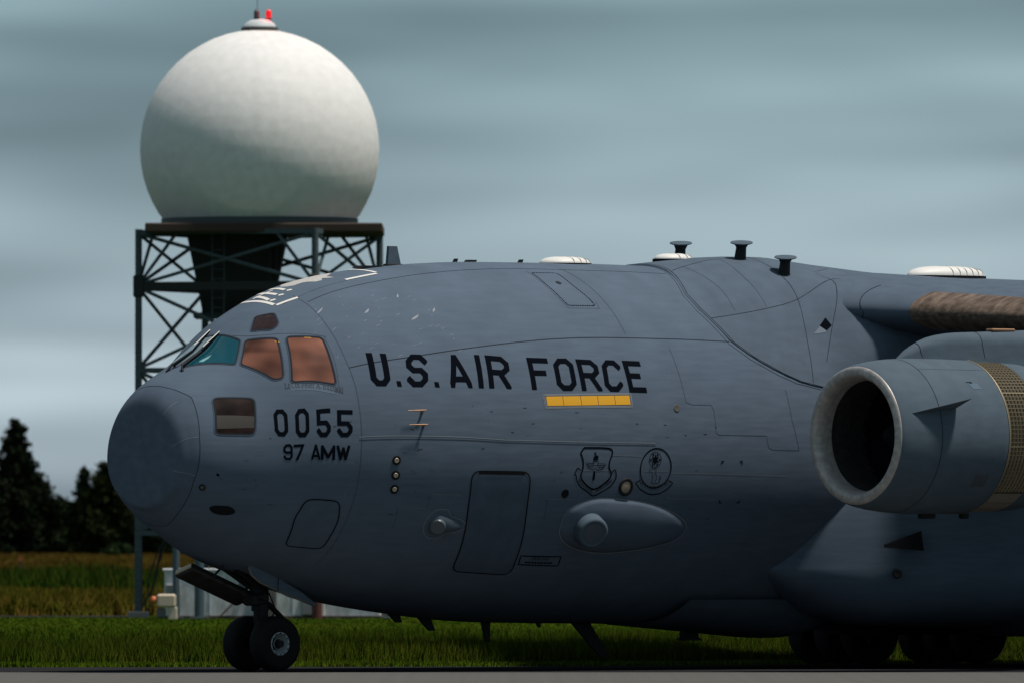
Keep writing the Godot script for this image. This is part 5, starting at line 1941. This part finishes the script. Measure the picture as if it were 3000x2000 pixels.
func gear(A: Node) -> void:
	# nose gear
	var s := MB.new()
	s.tube([Vector3(0.0, 0.45, 0), Vector3(-0.02, 1.15, 0), Vector3(-0.03, 1.16, 0), Vector3(-0.06, 2.0, 0)], [0.14, 0.14, 0.17, 0.17], 20)
	var G := put("nose_gear", s, M.dark_steel, A)
	var ax := MB.new()
	ax.tube([Vector3(0, 0.53, -0.6), Vector3(0, 0.53, 0.6)], [0.07, 0.07], 14)
	put("axle", ax, M.dark_steel, G)
	var tl := MB.new()
	tl.bar(Vector3(0.1, 1.3, 0.06), Vector3(0.5, 1.02, 0.0), 0.1, 0.06)
	tl.bar(Vector3(0.5, 1.02, 0.0), Vector3(0.12, 0.68, 0.06), 0.1, 0.05)
	put("torque_link", tl, M.dark_steel, G)
	var db := MB.new()
	db.tube([Vector3(-0.06, 1.55, 0.12), Vector3(-0.75, 1.95, 0.15)], [0.06, 0.06], 10)
	db.tube([Vector3(-0.06, 1.55, -0.12), Vector3(-0.75, 1.95, -0.15)], [0.06, 0.06], 10)
	put("drag_brace", db, M.dark_steel, G)
	var st := MB.new()
	st.slab(Vector3(-0.15, 1.38, 0.0), Vector3(0.35, 0.22, 0.42), Basis(Vector3.BACK, 0.15), 0.04)
	st.tube([Vector3(-0.2, 1.42, 0.05), Vector3(-0.2, 1.42, 0.36)], [0.07, 0.06], 12)
	put("steering_unit", st, M.dark_steel, G)
	var tlp := MB.new()
	tlp.lathe([[0.0, 0.0], [0.0, 0.09], [0.1, 0.1], [0.12, 0.08], [0.11, 0.0]], Vector3(-0.2, 1.62, -0.25), Vector3(-1, 0, 0.2).normalized(), 18)
	put("taxi_lamp", tlp, M.rim, G)
	var hs := MB.new()
	hs.tube([Vector3(0.1, 1.5, 0.1), Vector3(0.22, 1.2, 0.14), Vector3(0.1, 0.9, 0.12), Vector3(0.05, 0.62, 0.12)], [0.014, 0.014, 0.014, 0.014], 6)
	hs.tube([Vector3(-0.12, 1.4, 0.14), Vector3(-0.2, 1.1, 0.12), Vector3(-0.1, 0.75, 0.12)], [0.012, 0.012, 0.012], 6)
	put("brake_hose", hs, M.rubber, G)
	for z in [-0.405, 0.405]:
		wheel(G, Vector3(0, 0.53, z), 0.53, 0.38, signf(z))
	# open doors of the nose gear bay
	var d1 := MB.new()
	var e0 := Vector3(-1.72, 1.84, -0.45)
	var e1 := Vector3(-0.2, 1.27, -0.45)
	var dir := (e1 - e0).normalized()
	var wd := Vector3(0.02, 0.36, 0.93).normalized()
	wd = (wd - dir * wd.dot(dir)).normalized()
	var nn := dir.cross(wd)
	var b := Basis(dir, nn, dir.cross(nn))
	d1.slab((e0 + e1) / 2.0 + wd * 0.2, Vector3(e0.distance_to(e1), 0.07, 0.5), b, 0.03)
	var D := put("gear_door", d1, textured(paint(0.05, 0.045, 0.04, 0.7), noise_tex(0.03, 0.5, 1.0, 256, 4, 97), Vector3(0.6, 0.6, 0.6)), A, "forward nose gear door hanging open")
	for k in 2:
		var rb := MB.new()
		rb.slab((e0 + e1) / 2.0 + wd * (0.0 if k == 0 else 0.42) - nn * 0.06, Vector3(e0.distance_to(e1), 0.09, 0.05), b, 0.015)
		put("door_flange", rb, M.dark_steel, D)
	var de := MB.new()
	de.slab(e0 + wd * 0.2 - nn * 0.06 + dir * 0.05, Vector3(0.12, 0.1, 0.46), b, 0.02)
	put("door_flange", de, M.beige, D)
	var hb := MB.new()
	hb.slab(e0 + wd * 0.2 - nn * 0.045 + dir * 0.45, Vector3(0.24, 0.03, 0.14), b, 0.005)
	put("door_latch_pocket", hb, M.black, D)
	var lk := MB.new()
	lk.bar(e0 + dir * 0.55 + wd * 0.4, e0 + dir * 0.62 + wd * 0.4 + Vector3(0.12, 0.32, 0.2), 0.06, 0.04)
	lk.bar(e1 - dir * 0.1 + wd * 0.2, Vector3(-0.05, 1.62, -0.1), 0.07, 0.05)
	put("door_link", lk, M.dark_steel, D)
	var d2 := MB.new()
	d2.prism([[-0.82, 0.2], [-0.74, 0.0], [-0.55, -0.14], [0.2, -0.42], [0.86, -0.62], [0.98, -0.62], [0.55, -0.36], [-0.1, -0.06]], Vector3(0.0, 1.86, 0.58), Vector3(1, 0, 0), Vector3(0, 0.93, 0.12).normalized(), Vector3(0, -0.12, 0.98).normalized(), 0.06)
	var D2 := put("gear_door", d2, M.skin, A, "rear nose gear door beside the strut")
	var d2s := MB.new()
	d2s.slab(Vector3(-0.1, 1.68, 0.63), Vector3(0.012, 0.3, 0.01), Basis(Vector3.BACK, -0.05), 0.003)
	put("door_split", d2s, M.black, D2)
	var d2e := MB.new()
	d2e.tube([Vector3(-0.8, 1.98, 0.6), Vector3(-0.73, 1.84, 0.6), Vector3(-0.54, 1.71, 0.59), Vector3(0.2, 1.44, 0.56), Vector3(0.9, 1.26, 0.54)], [0.022, 0.022, 0.022, 0.02, 0.012], 8)
	put("door_edge", d2e, paint(0.2, 0.18, 0.16, 0.5, 0.3), D2)
	# belly fairing
	var bf := MB.new()
	var rows := []
	for i in 26:
		var a := lerpf(9.05, 13.35, i / 25.0)
		var low := lin([9.05, 9.1, 11.0, 12.4, 12.75, 13.0, 13.2, 13.35], [0.9, 0.845, 0.7, 0.585, 0.585, 0.64, 0.74, 0.9], a)
		var r := PackedVector3Array()
		for k in 25:
			var t := -1.0 + 2.0 * k / 24.0
			r.append(Vector3(a, lerpf(low, 1.35, pow(absf(t), 3.0)), t * 2.0))
		rows.append(r)
	bf.grid(rows, false, Vector3(11, 2.5, 0))
	put("belly_fairing", bf, M.skin, A)
	# gear pods along both flanks
	for side in [1.0, -1.0]:
		var sp := MB.new()
		var sr := []
		for i in 60:
			var a := lerpf(10.6, 27.0, pow(i / 59.0, 1.5))
			var up := lin([10.6, 10.92, 11.2, 11.5, 12.26, 14, 22, 27], [0.05, 0.3, 0.85, 1.33, 2.0, 2.5, 2.5, 0.3], a)
			var w := lin([10.6, 10.92, 11.5, 12.26, 14, 16, 22, 27], [0.3, 0.55, 0.98, 1.38, 2.05, 2.4, 2.4, 0.5], a)
			var dn := 1.95 - lin([10.6, 11.2, 12, 13, 15, 16.4, 16.9, 22, 27], [1.85, 1.5, 1.1, 0.85, 0.78, 0.78, 0.6, 0.6, 1.7], a)
			var r := PackedVector3Array()
			for k in 40:
				var t := TAU * k / 40.0
				var c := cos(t)
				var n := sin(t)
				r.append(Vector3(a, 1.95 + (up if n > 0.0 else dn) * signf(n) * pow(absf(n), 0.7 if n > 0.0 else 0.9), side * (2.2 + w * signf(c) * pow(absf(c), 0.28 if n > 0.0 else 0.8))))
			sr.append(r)
		sp.grid(sr, true, Vector3(16, 1.95, 2.2 * side))
		var S := put("gear_pod", sp, M.skin, A, "near landing gear pod" if side > 0.0 else "far landing gear pod")
		if side > 0.0:
			var sm := MB.new()
			sm.tube([Vector3(10.92, 2.07, 2.68), Vector3(11.15, 2.3, 2.83), Vector3(11.48, 2.62, 3.04), Vector3(12.0, 3.02, 3.25), Vector3(12.26, 3.17, 3.32)], [0.018, 0.018, 0.018, 0.018, 0.018], 6)
			put("pod_seal", sm, M.seam_light, S)
			var sc := MB.new()
			sc.prism([[0.0, 0.0], [0.75, 0.26], [0.8, -0.12], [0.0, -0.06]], Vector3(12.45, 2.42, 3.85), Vector3(0.93, 0, 0.36).normalized(), Vector3.UP, Vector3(-0.36, 0, 0.93).normalized(), 0.06)
			put("pod_vent", sc, M.dark, S)
			for q in [[12.05, 2.35, 3.36], [12.75, 1.85, 3.88]]:
				var pl := MB.new()
				pl.lathe([[0.0, 0.1], [0.03, 0.09], [0.02, 0.06], [0.015, 0.0]], Vector3(q[0], q[1], q[2]), Vector3(-0.5, 0.1, 0.85).normalized(), 18)
				put("pod_lamp", pl, M.dark_steel, S)
		# main wheels, three abreast on two struts
		for k in 2:
			var a := 18.3 + 2.95 * k
			var leg := MB.new()
			leg.tube([Vector3(a, 0.6, 3.95 * side), Vector3(a, 1.6, 3.95 * side)], [0.16, 0.2], 14)
			var L := put("main_gear", leg, M.dark_steel, A)
			var mx := MB.new()
			mx.tube([Vector3(a, 0.64, 3.1 * side), Vector3(a, 0.64, 4.9 * side)], [0.09, 0.09], 12)
			put("axle", mx, M.dark_steel, L)
			for z in [3.2, 4.0, 4.8]:
				wheel(L, Vector3(a, 0.64, z * side), 0.64, 0.5, side)
